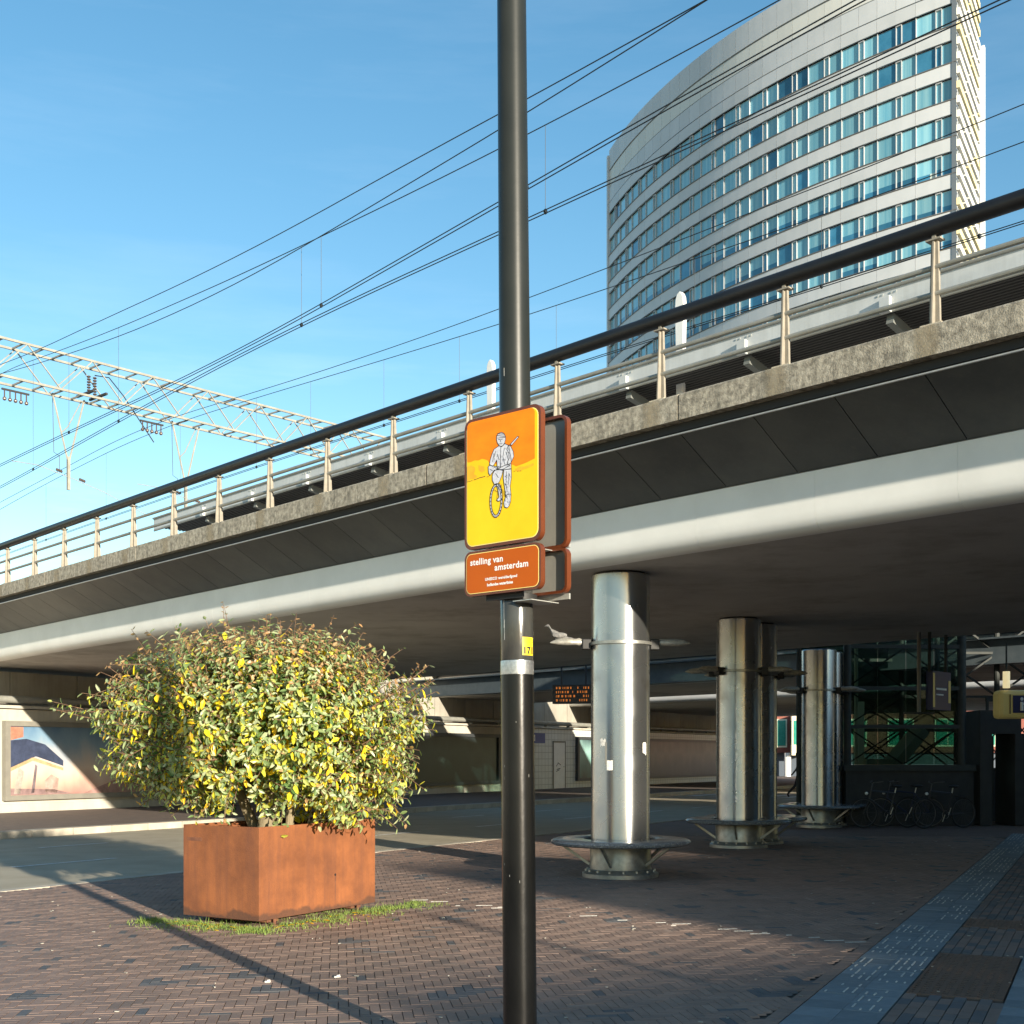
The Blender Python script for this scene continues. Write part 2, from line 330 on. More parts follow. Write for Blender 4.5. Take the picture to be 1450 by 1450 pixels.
# kerb stones, far side (raised) and near side (flush)
km = MB().box((0,-.17,-.05),(.985,.17,.13)).mesh('kerb_stone', kerbm)
kerbs = thing('kerb', 'pale raised concrete kerb of long stones along the far side of the road', 'kerb', S(0, RV1-.17, 0), math.atan2(SA.y, SA.x))
for i in range(-6, 74): link_copy(km, 'kerb_stone', kerbs, (i*1.0, 0, 0))
km2 = MB().box((0,-.09,-.05),(.985,.09,.004)).mesh('edge_stone', kerbm)
kerb2 = thing('edge_strip', 'flush light concrete edging between the brick plaza and the road', 'kerb', S(0, RV0, 0), math.atan2(SA.y, SA.x))
for i in range(-2, 60): link_copy(km2, 'edge_stone', kerb2, (i*1.0, 0, 0))
marks = MB()
def mark(u0, u1, v, wd): marks.add([S(u0,v-wd/2,-.006), S(u1,v-wd/2,-.006), S(u1,v+wd/2,-.006), S(u0,v+wd/2,-.006)], [(0,1,2,3)])
for k in range(-4, 22):
    mark(11.5+k*4.1, 13.4+k*4.1, -15.85, .11); mark(14.2+k*4.3, 15.7+k*4.3, -18.8, .11)
for k in range(8): mark(47+k*.0, 51, RV0-.6-k*1.0, .5)
mo = marks.build('road_marking', roadpaint, road)
# herringbone clinkers
BW = .0667; th = R(8); ca, sa = math.cos(th), math.sin(th)
def hb(x, y): return Vector((x*ca-y*sa, x*sa+y*ca))
def in_plaza(p):
    if p.y < 6.6 or p.y > 25 or abs(p.x) > .46*p.y+.8: return False
    if p.x*SR.x+p.y*SR.y < RV0+.1: return False
    if p.x*GR.x+p.y*GR.y > -1.90: return False
    return True
def tone_for(p, cx, cy):
    r = noise.noise(Vector((p.x*.6, p.y*.6, 3.1))); t = .5+.25*r+random.gauss(0, .14)
    hsh = math.sin(cx*127.1+cy*311.7)*43758.5; hsh -= math.floor(hsh)
    if hsh < .035: t = random.uniform(0, .1)
    return max(.0 if hsh < .035 else .2, min(1, t))
bricks = []
rng = int(30/BW)
for j in range(-20, int(27/BW)):
    for i in range(-int(14/BW), int(13/BW)):
        d = (i-j) % 6
        if d == 0: cx, cy, horiz = i+1.5, j+.5, True
        elif d == 5: cx, cy, horiz = i+.5, j+1.5, False
        else: continue
        p = hb(cx*BW, cy*BW)
        if in_plaza(p): bricks.append((p, horiz, tone_for(p, i//3, j//3) if random.random() < .93 else random.uniform(0, .5)))
vis = [b for b in bricks if b[0].y > 7.2 and abs(b[0].x) < .42*b[0].y]
vis.sort(key=lambda b: b[0].y); near = set(id(b) for b in vis[:300])
def brick_geo(mb, p, horiz, gap=.0019):
    hx, hy = ((1.5*BW, .5*BW) if horiz else (.5*BW, 1.5*BW)); hx -= gap; hy -= gap; z = random.uniform(-.001, .0006); tx, ty = random.gauss(0, .0035), random.gauss(0, .0035)
    c = [(-hx,-hy),(hx,-hy),(hx,hy),(-hx,hy)]; e = .0009
    top = []; bot = []
    for x, y in c:
        q = hb(x-math.copysign(e, x), y-math.copysign(e, y)); top.append((p.x+q.x, p.y+q.y, z+x*tx+y*ty)); q = hb(x, y); bot.append((p.x+q.x, p.y+q.y, z-.012))
    mb.add(top+bot, [(0,1,2,3),(4,5,1,0),(5,6,2,1),(6,7,3,2),(7,4,0,3)])
mb = MB(); tones = []
for b in bricks:
    if id(b) in near: continue
    brick_geo(mb, b[0], b[1]); tones += [b[2]]*5
def set_tone(me, tones):
    at = me.attributes.new('tone', 'FLOAT', 'FACE'); at.data.foreach_set('value', tones)
plaza = bpy.data.objects['plaza_bed']
field = mb.build('brick_field', brickm, plaza, stuff=True, recalc=False); set_tone(field.data, tones)
shared = {}
for b in vis[:300]:
    key = (b[1], round(b[2]*9)/9)
    if key not in shared:
        m2 = MB(); brick_geo(m2, Vector((0,0)), b[1]); me = m2.mesh('brick', brickm); set_tone(me, [key[1]]*5); shared[key] = me
    link_copy(shared[key], 'brick', plaza, (b[0].x, b[0].y, 0))
# rest of the plaza, too far to tell bricks apart or never in view: coarse brick courses in one mesh
def course_mat():
    m = bpy.data.materials.new('brick_courses'); m.use_nodes = True; t = m.node_tree; L = t.links.new; b = t.nodes['Principled BSDF']
    bt = t.nodes.new('ShaderNodeTexBrick'); bt.inputs['Scale'].default_value = 5; bt.inputs['Mortar Size'].default_value = .02; bt.inputs['Brick Width'].default_value = 1; bt.inputs['Row Height'].default_value = .34
    bt.inputs['Color1'].default_value = (.16,.10,.08,1); bt.inputs['Color2'].default_value = (.24,.15,.12,1); bt.inputs['Mortar'].default_value = (.06,.05,.04,1)
    tcn = t.nodes.new('ShaderNodeTexCoord'); L(tcn.outputs['Object'], bt.inputs[0]); L(bt.outputs[0], b.inputs['Base Color']); b.inputs['Roughness'].default_value = .7; return m
cm = course_mat()
sheet('far_plaza', [(-30,24.9),(60,24.9),(60,140),(-30,140)], -.016, cm)
sheet('near_plaza', [(-30,-60),(60,-60),(60,6.7),(-30,6.7)], -.016, cm)
# tactile guiding strip
TV0, TV1 = -1.795, -1.255
ang = math.atan2(GA.y, GA.x)
guide = thing('guiding_strip', 'blue-grey paved guiding strip with worn white ribs running under the viaduct', 'tactile paving', (0,0,0), ang)
# local frame: x along GA, y left ; v = -y
slab_me = [MB().box((.0015,.0015,-.03),(.2665,.2665,h)).mesh('paving_slab', slabm) for h in (.001, .0022, .0)]
ribs = MB()
for i in range(26, 104):
    for j in range(2):
        link_copy(random.choice(slab_me), 'paving_slab', guide, (i*.268, -TV1-.0+j*.268, 0))
        wear = noise.noise(Vector((i*.23, j*1.7, 0)))
        if wear < -.12: continue
        for k in range(4):
            if random.random() < .26: continue
            l0 = random.uniform(.02, .06) if random.random() < .5 else random.uniform(.02, .16); l1 = random.uniform(.2, .25) if random.random() < .6 else l0+random.uniform(.03, .1)
            l1 = min(l1, .25); x = i*.268; y = -TV1+j*.268+.045+k*.06
            ribs.box((x+l0, y-.0055, .002),(x+l1, y+.0055, .0065))
ribs.build('worn_ribs', ribm, guide, stuff=True)
# border course left of the strip, pavers to its right, second strip
bord = MB(); tn = []
for i in range(60, 260):
    bord.box((i*.1+.003, -TV0+.005, -.02),(i*.1+.097, -TV0+.105, random.uniform(-.001,.0012))); tn += [random.uniform(.2,.5)]*6
o = bord.build('border_course', brickm, guide, stuff=True); set_tone(o.data, tn)
pav = MB(); tn = []
for i in range(22, 150):
    for j in range(8):
        off = .1 if j % 2 else 0; x = i*.2+off; y0 = -TV1-.008-(j+1)*.081
        cx_, v_ = x+.1, -(y0+.04)
        if any(a < cx_ < b for a, b in ((8.75, 10.75), (12.45, 13.15))) : continue
        pav.box((x+.003, y0+.003, -.02),(x+.197, y0+.078, random.uniform(-.001,.001))); tn += [random.choice([random.uniform(.0,.18), random.uniform(.15,.3)])]*6
o = pav.build('paver_course', brickm, guide, stuff=True); set_tone(o.data, tn)
strip2 = thing('side_strip', 'second narrower blue-grey slab strip at the right edge of the paving', 'paving strip', (0,0,0), ang)
for i in range(20, 90): link_copy(random.choice(slab_me), 'paving_slab', strip2, (i*.268, .338, 0))
ironm = mat('rusty_iron', (.12, .075, .055), (.17, .10, .07), rough=.6, scale=15)
def grate(u0, u1, label):
    t = thing('floor_grate', label, 'grate', G(u0, -1.24, 0), ang, 'perforated floor grates')
    lu = u1-u0; y0 = -.62; b = MB()
    b.box((0,y0,-.02),(lu,y0+.02,.003)); b.box((0,-.02,-.02),(lu,0,.003)); b.box((0,y0+.02,-.02),(.02,-.02,.003)); b.box((lu-.02,y0+.02,-.02),(lu,-.02,.003))
    b.build('frame', ironm, t)
    MB().box((.02,y0+.02,-.021),(lu-.02,-.02,-.016)).build('hole_shade', rubber, t)  # black sheet just under the grid stands in for shade inside the holes
    b = MB(); n = int((lu-.04)/.075)
    for i in range(n+1): b.box((.02+i*.075, y0+.02, -.014),(.055+i*.075, -.02, .0005))
    for k in range(8): b.box((.02, y0+.02+k*.075, -.012),(lu-.02, y0+.055+k*.075, .001))
    b.build('grid', ironm, t)
grate(8.8, 10.7, 'rust-brown perforated floor grate beside the guiding strip, the nearer and larger one')
grate(12.5, 13.1, 'dark perforated floor grate beside the guiding strip, the farther narrow one')
# painted dashes on brick edges and litter
dash = MB()
p0, p1 = Vector((-1.07,13.9)), Vector((3.04,10.8)); dd = (p1-p0); dn = dd.normalized(); dm = Matrix.Rotation(math.atan2(dn.y, dn.x), 4, 'Z')
for k in range(24):
    f_ = k/23+random.uniform(-.012,.012)
    if random.random() < (.6 if 5 < k < 16 else .25): continue
    for r_ in range(random.choice([1,1,2])):
        c = p0+dd*f_; l = random.choice([.05,.1,.18,.19]); off = random.uniform(-.12,.12); base = Vector((c.x-dn.y*off, c.y+dn.x*off, 0))
        M = Matrix.Translation(base) @ Matrix.Rotation(R(8) if random.random() < .7 else R(8), 4, 'Z')
        dash.box((-l/2,-.006,.0),(l/2,.006,.0034), M)
dash.build('worn_dashes', ribm, plaza, stuff=True)
lit = MB()
for _ in range(260):
    y = random.uniform(7.4, 26); x = random.uniform(-.42*y, .42*y); a = random.uniform(0, PI); s_ = random.uniform(.004,.012)*(1+y*.03)
    if x*SR.x+y*SR.y < RV0: continue
    lit.box((-s_,-s_*.5,.003),(s_,s_*.5,.008), Matrix.Translation((x,y,0)) @ Matrix.Rotation(a,4,'Z'))
lit.build('litter', mat('litter_pale', (.5,.48,.42), (.2,.18,.15), rough=.8, scale=5), plaza, stuff=True)
for i, (x, y, a, s_, lb) in enumerate([(-1.28, 9.05, .5, .024, 'crumpled pale paper scrap on the bricks left of the black pole'), (-1.75, 8.85, .1, .02, 'small cream cigarette end on the bricks farther left of the pole')]):
    t = MB().box((-s_,-s_*.3,.001),(s_,s_*.3,.012), Matrix.Rotation(a,4,'Z')).box((-s_*.2,-s_*.35,.006),(s_*.9,s_*.1,.02), Matrix.Rotation(a+.4,4,'Z')).build('litter_scrap', stickerm, bevel=.002)
    t.location = (x,y,0); tag(t, lb, 'litter')
#@@VIADUCT
# ------------------------------------------------------------------ near viaduct
UA, UB = -62, 26
via = thing('railway_viaduct', 'curved concrete railway viaduct with white rounded edge and dark cladding, spanning the plaza in front', 'viaduct', (0,0,0))
core = [(-.5,5.58),(-.52,5.36),(.05,4.80),(.05,4.36),(.30,4.115),(12.45,4.115),(12.7,4.5),(12.7,5.58)]
sweep(core, UA, UB).build('deck', soffitm, via, recalc=True)
sweep([(.25,4.09),(.25,4.112),(12.4,4.112),(12.4,4.09)], UA, UB).build('soffit', soffitm, via)
nose = [(.25,4.09),(.16,4.097),(.085,4.125),(.035,4.17),(.008,4.235),(0,4.31),(0,4.735)]
nb = offset_band(nose, -.045)
k = 0; u = UA
while u < UB:
    sweep(nb, u+.001, u+1.649, step=.83).build('fascia_panel', white_concrete, via, smooth=True); u += 1.65
# dark cladding panels, .99 m wide
u = -5.80-.98*56
while u < UB:
    sweep(offset_band([(-.839,5.208),(.0,4.745)], .03), u+.006, u+.974, step=1).build('cladding_panel', claddingm, via); u += .98
sweep([(-.975,5.168),(-.965,5.162),(-.955,5.178),(-.965,5.184)], UA, UB, fn=VA).build('trim', zinc, via)
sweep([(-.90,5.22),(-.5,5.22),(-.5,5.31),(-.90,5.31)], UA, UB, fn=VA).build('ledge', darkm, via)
u = -8.64-4.41*12
while u < UB:
    sweep([(-1.01,5.315),(-.60,5.30),(-.60,5.61),(-.70,5.615),(-.99,5.604),(-1.01,5.585)], u+.012, u+4.398, step=1.5, fn=VA).build('parapet_block', parapetm, via); u += 4.41
sweep([(12.3,5.4),(12.72,5.4),(12.72,6.3),(12.3,6.3)], UA, UB).build('far_parapet', parapetm, via)
# railing on the parapet
rail = thing('guard_railing', 'steel railing with thick black handrail and tapered posts on top of the viaduct edge', 'railing', (0,0,0))
uu = [UA+(UB-UA)*i/70 for i in range(71)]
MB().tube([VA(u,-.83,6.556) for u in uu], .083, 20).build('handrail', blackrail, rail, smooth=True)
MB().tube([VA(u,-.83,6.187) for u in uu], .027, 10).build('mid_rail', greytube, rail, smooth=True)
MB().tube([VA(u,-.83,5.938) for u in uu], .027, 10).build('mid_rail', greytube, rail, smooth=True)
def rail_post():
    b = MB()
    pr = [(-.055,5.64),(.055,5.64),(.034,6.43),(-.034,6.43)]
    for a, z in (0,0),: pass
    b.add([(x,-.016,z) for x,z in pr]+[(x,.016,z) for x,z in pr], [(0,1,2,3),(7,6,5,4),(0,4,5,1),(1,5,6,2),(2,6,7,3),(3,7,4,0)])
    b.add([(0+dx,y,z) for z,w_ in ((5.64,.075),(6.43,.04)) for dx,y in ((-.008,-w_),(.008,-w_),(.008,w_),(-.008,w_))], [(0,1,5,4),(1,2,6,5),(2,3,7,6),(3,0,4,7)])
    post = b.mesh('post', postm)
    fp = MB().box((-.11,-.09,5.606),(.11,.09,5.642)).mesh('foot_plate', parapet_clean)
    sd_ = MB().box((-.075,-.05,6.43),(.075,.05,6.445)).box((-.02,-.03,6.44),(.02,.03,6.49)).mesh('saddle', postm)
    return post, fp, sd_
pm, fpm, sdm = rail_post()
rust = mat('pad_light', (.42,.36,.26), (.34,.28,.19), rough=.9, scale=8, bump=.4)
_t = rust.node_tree; _L = _t.links.new; _tc = _t.nodes.new('ShaderNodeTexCoord'); _s = _t.nodes.new('ShaderNodeSeparateXYZ'); _L(_tc.outputs['Generated'], _s.inputs[0])
_a = _t.nodes.new('ShaderNodeMath'); _a.operation = 'SUBTRACT'; _a.inputs[0].default_value = 1; _L(_s.outputs[0], _a.inputs[1])
_m = _t.nodes.new('ShaderNodeMath'); _m.operation = 'MULTIPLY'; _L(_a.outputs[0], _m.inputs[0]); _L(_s.outputs[0], _m.inputs[1])
_n = _t.nodes.new('ShaderNodeTexNoise'); _n.inputs['Scale'].default_value = 14; _n.inputs['Detail'].default_value = 8; _n.inputs['Roughness'].default_value = .8; _L(_tc.outputs['Object'], _n.inputs[0])
_x = _t.nodes.new('ShaderNodeMath'); _x.operation = 'MULTIPLY_ADD'; _x.inputs[1].default_value = 4.6; _L(_m.outputs[0], _x.inputs[0]); _y = _t.nodes.new('ShaderNodeMath'); _y.operation = 'MULTIPLY_ADD'; _y.inputs[1].default_value = 1.6; _y.inputs[2].default_value = -1.35; _L(_n.outputs[0], _y.inputs[0]); _L(_y.outputs[0], _x.inputs[2])
_c = _t.nodes.new('ShaderNodeClamp'); _L(_x.outputs[0], _c.inputs[0]); _L(_c.outputs[0], _t.nodes['Principled BSDF'].inputs['Alpha'])
for k in range(-16, 32):
    u = -5.70-1.664*k
    if not UA < u < UB: continue
    p = VA(u,-.83,0); p.z = -.0185; a = math.atan2(T_.y, T_.x)+.0009*u
    q = link_copy(pm, 'post', rail, p, a); q.scale = (1,1,QA); link_copy(fpm, 'foot_plate', q); link_copy(sdm, 'saddle', q)
    pad = sweep([(-1.0125,5.318),(-1.005,5.318),(-1.005,5.595),(-1.0125,5.595)], u-.2, u+.2, step=.5, fn=VA).build('clean_patch', rust, via)
#@@BEYOND
# ------------------------------------------------------------------ platform canopy on the viaduct
strutm = mat('strut_grey', (.17,.18,.17), rough=.6)
can = thing('platform_canopy', 'long grey station platform canopy edge behind the railing with corrugated dark underside', 'canopy', (0,0,0))
CO = 6.5
sweep([(CO,8.86),(CO+.06,8.84),(CO+.06,9.18),(CO,9.2)], -36.6, 10).build('fascia_beam', canopym, can)
sweep([(CO+.07,8.92),(CO+2.8,8.92),(CO+2.8,9.12),(CO+.07,9.12)], -36.3, 10).build('roof_deck', canopydark, can)
pb = sweep([(9.6,5.6),(12.2,5.6),(12.2,9.1),(9.6,9.1)], -36, 24, step=3).build('platform_sun_block', canopydark); tag(pb, 'unseen dark station block on the viaduct deck behind the canopy, added to block the sun', 'building')  # unseen solid block added to keep low sun off the far wall
cg = MB()
for i in range(22): cg = sweep([(CO+.12+i*.12,8.87),(CO+.17+i*.12,8.87),(CO+.17+i*.12,8.918),(CO+.12+i*.12,8.918)], -36.3, 10, step=6, mb=cg)
cg.build('corrugation', canopydark, can)
MB().tube([V(u,CO-.02,9.21) for u in np.linspace(-36.6,10,24)], .03, 8).build('edge_tube', greytube, can, smooth=True)
MB().tube([V(u,CO+.02,8.83) for u in np.linspace(-36.6,10,24)], .03, 8).build('edge_tube', greytube, can, smooth=True)
u = -10.43+2.85*6
while u > -36:
    bb = MB(); a = V(u,CO-.07,8.80); 
    sweep([(CO-.09,8.80),(CO-.003,8.80),(CO-.003,9.05),(CO-.09,9.05)], u-.09, u+.09, step=.2).build('bracket', canopym, can)
    MB().bar(V(u,CO+.10,8.74), V(u,CO+2.4,8.25), .13, .16).build('strut', strutm, can)
    bo = MB()
    for s_ in (-.16,-.08,.08,.16): bo.tube([V(u+s_,CO-.012,9.12), V(u+s_,CO+.0,9.12)], .018, 6)
    bo.build('bolt_row', zinc, can); u -= 2.85
whitep = mat('white_blade', (.8,.8,.78), (.72,.72,.7), rough=.4, scale=3)
for u, h, lb in ((-15.3, 10.68, 'white blade-shaped mast top rising above the canopy in front of the tower'), (-20.9, 10.68, 'white blade-shaped mast top rising above the canopy beside the black pole')):
    t = thing('canopy_mast', lb, 'mast', V(u, CO+.7, 0), math.atan2(T_.y,T_.x), 'white canopy masts')
    pr = [(-.07,8.0),(.07,8.0),(.10,9.8),(.115,h-.3),(.095,h-.12),(.05,h-.03),(0,h),(-.06,h-.04),(-.10,h-.14),(-.115,h-.32),(-.10,9.8)]
    MB().prism(pr, -.05, .05, lambda a,b,d: (a,d,b)).build('blade', whitep, t, bevel=.015)
    MB().tube([(0,0,6.0),(0,0,8.05)], .09, 12).build('stem', whitep, t, smooth=True)
# ------------------------------------------------------------------ overhead line gantry
ga = Vector((-20.6,39.85,0)); gb = Vector((-5.75,56.6,0)); gd = (gb-ga); GL = gd.length; gr = math.atan2(gd.y, gd.x)
gan = thing('line_gantry', 'pale steel lattice gantry carrying the overhead railway wires', 'gantry', ga, gr)
zt, zb = 16.05, 14.75; hw = .45
for nm, y, z in (('upper_chord',-hw,zt),('upper_chord',hw,zt),('lower_chord',-hw,zb),('lower_chord',hw,zb)):
    MB().box((0,y-.03,z-.04),(GL,y+.03,z+.04)).build(nm, trussm, gan)
nb_ = 9
for i in range(nb_):
    x0, x1 = GL*i/nb_, GL*(i+1)/nb_; xm = (x0+x1)/2
    for y in (-hw, hw):
        MB().bar((x0,y,zt),(xm,y,zb),.036,.036).build('brace', trussm, gan); MB().bar((xm,y,zb),(x1,y,zt),.036,.036).build('brace', trussm, gan)
r_ = MB()
for i in range(30):
    x = GL*(i+.5)/30
    for z in (zt,zb): r_.box((x-.02,-hw,z-.03),(x+.02,hw,z+.03))
r_.build('rung_set', trussm, gan, stuff=True)
for x in (.3, GL-.3):
    MB().tube([(x,0,5.5),(x,0,zb-.06)], .15, 12).build('post', trussm, gan, smooth=True)
def hanger(x, lb):
    t = thing('wire_hanger', lb, 'hanger', ga+gd.normalized()*x, gr, 'V-shaped hangers under the gantry')
    for s_ in (-1,1):
        b = MB().tube([(s_*.62,0,zb-.06),(s_*.04,0,12.4)], .035, 6)
        b.build('leg', trussm, t)
    MB().tube([(.62,.2,zb-.06),(.0,.05,13.6),(-.3,0,13.3)], .02, 6).build('stay', trussm, t)
    MB().box((-.05,-.05,11.3),(.05,.05,12.5)).build('drop_bar', trussm, t)
    MB().tube([(-2.2,-.1,11.95),(-1.2,0,12.0),(.1,0,11.75),(1.4,0,11.45),(3.2,.1,10.9)], .014, 6).build('registration_arm', zinc, t)
    for xx in (-.45,.45):
        b = MB()
        for j in range(4): b.ellipsoid((xx+j*.06,0,11.86-.23*(xx+j*.06)/.9*.9+.0),(.035,.055,.055),8,5)
        b.build('insulator', insulm, t, smooth=True)
    MB().tube([(-.55,.12,zb-.1),(-.5,.12,12.6),(-.3,.1,12.5),(-.28,.1,11.9)], .012, 5).build('jumper', steelwire, t)
def gx(px):   # distance along the gantry seen in pixel column px of the photo
    k_ = (px-725)/1750; d_ = gd.normalized(); return (k_*ga.y-ga.x)/(d_.x-k_*d_.y)
hanger(gx(97), 'V-shaped white wire hanger under the gantry, the nearer left one')
hanger(gx(263), 'V-shaped white wire hanger under the gantry, half hidden behind the railing')
def inset(px, z, lb, up):
    t = thing('insulator_set', lb, 'insulator', ga+gd.normalized()*gx(px)+Vector((0,0,z)), gr, 'insulators on the gantry')
    if up:
        for xx in (-.12, .12):
            b = MB()
            for j in range(7): b.ellipsoid((xx,0,.1+j*.1),(.075,.075,.04),10,5)
            b.build('stack', insulm, t, smooth=True)
        MB().box((-.3,-.6,0),(-.22,.6,.08)).box((.22,-.6,0),(.3,.6,.08)).build('base_rail', darkm, t)
        MB().tube([(.12,0,.8),(.7,0,.85),(1.3,0,.3),(2.6,0,-1.2)], .02, 6).build('lead', steelwire, t)
    else:
        MB().box((-.5,-.03,0),(.5,.03,.06)).build('carrier', darkm, t)
        for j in range(5):
            b = MB().tube([(-.4+j*.2,0,-.3),(-.4+j*.2,0,0)], .025, 6).ellipsoid((-.4+j*.2,0,-.3),(.07,.07,.07),8,5); b.build('stack', insulm, t, smooth=True)
inset(130, 14.9, 'tall brown insulator stack mounted on the gantry', True)
inset(22, 14.4, 'row of small brown insulators under the gantry at the left frame edge', False)
inset(215, 14.4, 'row of small brown insulators under the gantry beside the nearer hanger', False)
# ------------------------------------------------------------------ overhead wires (real height, along the tracks)
def interp(tab, u):
    tab = sorted(tab); xs = [a for a, _ in tab]; ys = [b for _, b in tab]; return float(np.mean([np.interp(u+d_, xs, ys) for d_ in (-4,-3,-2,-1,0,1,2,3,4)]))
def wire(label, otab, ztab, u0=-60, u1=22, r=.009, twin=0, name='overhead_wire', group='railway overhead wires'):
    us = np.linspace(u0, u1, 83)
    t = thing(name, label, 'wire', (0,0,0), 0, group)
    for s_ in ((-twin/2, twin/2) if twin else (0,)):
        MB().tube([V(u, interp(otab,u)+s_, interp(ztab,u)) for u in us], r, 6).build('strand', steelwire, t)
    return t
o4 = [(-60,2.0),(-38,2.19),(-24,2.4),(-14,1.72),(-8,1.24),(5,.9),(22,1.6)]; o5 = [(-60,3.4),(-41,3.3),(-30,2.75),(-22,2.4),(-14,2.52),(22,2.57)]; o8 = [(-60,8.0),(-32,8.17),(-9,8.66),(22,8.4)]
wire('twin contact wire over the nearest track', o4, [(-60,10.5),(22,10.5)], twin=.09, name='contact_wire')
wire('twin contact wire over the second track', o5, [(-60,10.5),(22,10.5)], twin=.09, name='contact_wire')
wire('twin contact wire over the track behind the canopy', o8, [(-60,10.5),(22,10.5)], twin=.09, name='contact_wire')
MESS = [
 ('upper feeder wire over the nearest track, topmost wire left of the pole', o4, [(-60,13.2),(-43.5,14.3),(-38,13.45),(-30,12.98),(-16.7,12.12),(-14.7,11.96),(-10,11.56),(0,11.3),(22,12.5)], []),
 ('messenger wire with droppers over the nearest track', o4, [(-60,13),(-43.5,14.0),(-33,12.6),(-26.4,12.07),(-16.7,11.75),(-11.5,11.59),(0,11.7),(22,12.8)], [-46,-40,-33,-20.3,-13.9]),
 ('messenger wire with droppers over the second track', o5, [(-60,13.2),(-43.5,14.5),(-41.4,14.36),(-33.5,13.25),(-28.3,12.67),(-21.7,12.06),(-17.4,11.97),(-12.4,11.85),(0,12.1),(22,13)], [-48,-38,-31,-21.5,-14.3,-6]),
 ('thicker upper messenger wire over the track behind the canopy', o8, [(-60,12.78),(-47,13.11),(-41.2,13.34),(-34.4,12.88),(-26.7,12.48),(-19.5,12.38),(-9.1,12.43),(22,13.4)], []),
 ('messenger wire with droppers over the track behind the canopy', o8, [(-60,12.4),(-49.6,12.82),(-40.2,13.02),(-32.4,12.59),(-25.4,12.18),(-18.8,11.93),(-9.9,11.79),(0,12),(22,13)], [-50,-44,-38,-33,-30,-26.5,-23.4,-20,-16,-13,-9.9])]
def dropper(t, otab, u, z0, z1):
    MB().tube([V(u,interp(otab,u),z0),V(u,interp(otab,u),z1)], .0045, 5).build('dropper', steelwire, t)
    MB().ellipsoid(V(u,interp(otab,u),z0),(.035,.035,.05),6,4).build('clamp', steelwire, t)
for lb, ot, zt_, us in MESS:
    t = wire(lb, ot, zt_, name='messenger_wire')
    for u in us: dropper(t, ot, u, 10.5, interp(zt_, u))
#@@BRIDGES
# ------------------------------------------------------------------ farther viaducts, same family
def bridge(o0, o1, label, cat='viaduct'):
    t = thing('railway_viaduct', label, cat, (0,0,0), 0, None)
    sweep([(o0+.05,5.6),(o0+.05,4.36),(o0+.3,4.115),(o1-.3,4.115),(o1,4.5),(o1,5.6)], -75, 60, step=4).build('deck', soffitm, t)
    sweep(offset_band([(a+o0,b) for a,b in nose[:-1]]+[(o0,4.9)], -.045), -75, 60, step=4).build('fascia', white_concrete, t, smooth=True)
    sweep([(o0-.6,5.2),(o0-.2,5.2),(o0-.2,5.7),(o0-.6,5.7)], -75, 60, step=4).build('parapet', parapetm, t)
    sweep(offset_band([(o0-.6,5.2),(o0,4.93)], .05), -75, 60, step=4).build('cladding', claddingm, t)
    return t
bridge(20.8, 28.2, 'second railway viaduct beyond the plaza one, mostly in shade')
bridge(31.5, 53, 'third railway viaduct, its pale edge catching the sun between the columns')
# steel catwalk beam hung in the gap
bluesteel = mat('blue_grey_steel', (.10,.13,.15), (.13,.16,.18), rough=.45, scale=4, metal=.2)
cw = thing('steel_beam', 'long blue-grey steel beam hanging between the first and second viaducts', 'beam', (0,0,0))
sweep([(18.4,3.98),(18.6,3.98),(18.6,4.55),(18.4,4.55)], -54.5, 30, step=6).build('web', bluesteel, cw)
sweep([(18.2,4.555),(18.8,4.555),(18.8,4.60),(18.2,4.60)], -54.5, 30, step=6).build('top_flange', bluesteel, cw)
sweep([(18.25,3.93),(18.75,3.93),(18.75,3.975),(18.25,3.975)], -54.5, 30, step=6).build('bottom_flange', bluesteel, cw)
MB().tube([V(-54,18.5,3.95),V(-54.1,18.5,3.6),V(-54.6,18.5,3.42),V(-57.5,18.3,3.4)], .14, 12).build('support_pipe', bluesteel, cw, smooth=True)
# tracks on top of deck (rails barely seen from here)
# ------------------------------------------------------------------ abutment wall
wallm = streaks(mat('wall_plaster', (.50,.47,.40), (.42,.39,.33), rough=.8, scale=1, bump=.2, bscale=20), (.22,.2,.17), .35, (3,3,.5))
wallup = streaks(mat('wall_panel_grey', (.36,.34,.29), (.30,.28,.24), rough=.8, scale=1.2, bump=.15, rnd=.08), (.15,.14,.12), .4, (3,3,.3))
def grid_mat(name, base, linec, sx_, sz):
    m = mat(name, base, tuple(x*.88 for x in base), rough=.35, scale=2); t = m.node_tree; L = t.links.new; b = t.nodes['Principled BSDF']
    bt = t.nodes.new('ShaderNodeTexBrick'); bt.offset = 0; bt.inputs['Scale'].default_value = 1; bt.inputs['Brick Width'].default_value = sx_; bt.inputs['Row Height'].default_value = sz; bt.inputs['Mortar Size'].default_value = .012
    tcn = t.nodes.new('ShaderNodeTexCoord'); sp = t.nodes.new('ShaderNodeSeparateXYZ'); cb = t.nodes.new('ShaderNodeCombineXYZ'); L(tcn.outputs['Object'], sp.inputs[0]); L(sp.outputs[0], cb.inputs[0]); L(sp.outputs[2], cb.inputs[1]); L(cb.outputs[0], bt.inputs[0])
    L(b.inputs['Base Color'].links[0].from_socket, bt.inputs['Color1']); L(b.inputs['Base Color'].links[0].from_socket, bt.inputs['Color2']); bt.inputs['Mortar'].default_value = tuple(linec)+(1,); L(bt.outputs[0], b.inputs['Base Color']); return m
tilem = grid_mat('white_wall_tiles', (.62,.64,.62), (.3,.31,.3), .3, .3)
WV = -29.3; wang = math.atan2(SA.y, SA.x)
wall = thing('abutment_wall', 'long pale retaining wall with ledge along the far side of the road under the viaducts', 'wall', S(0, WV, 0), wang)
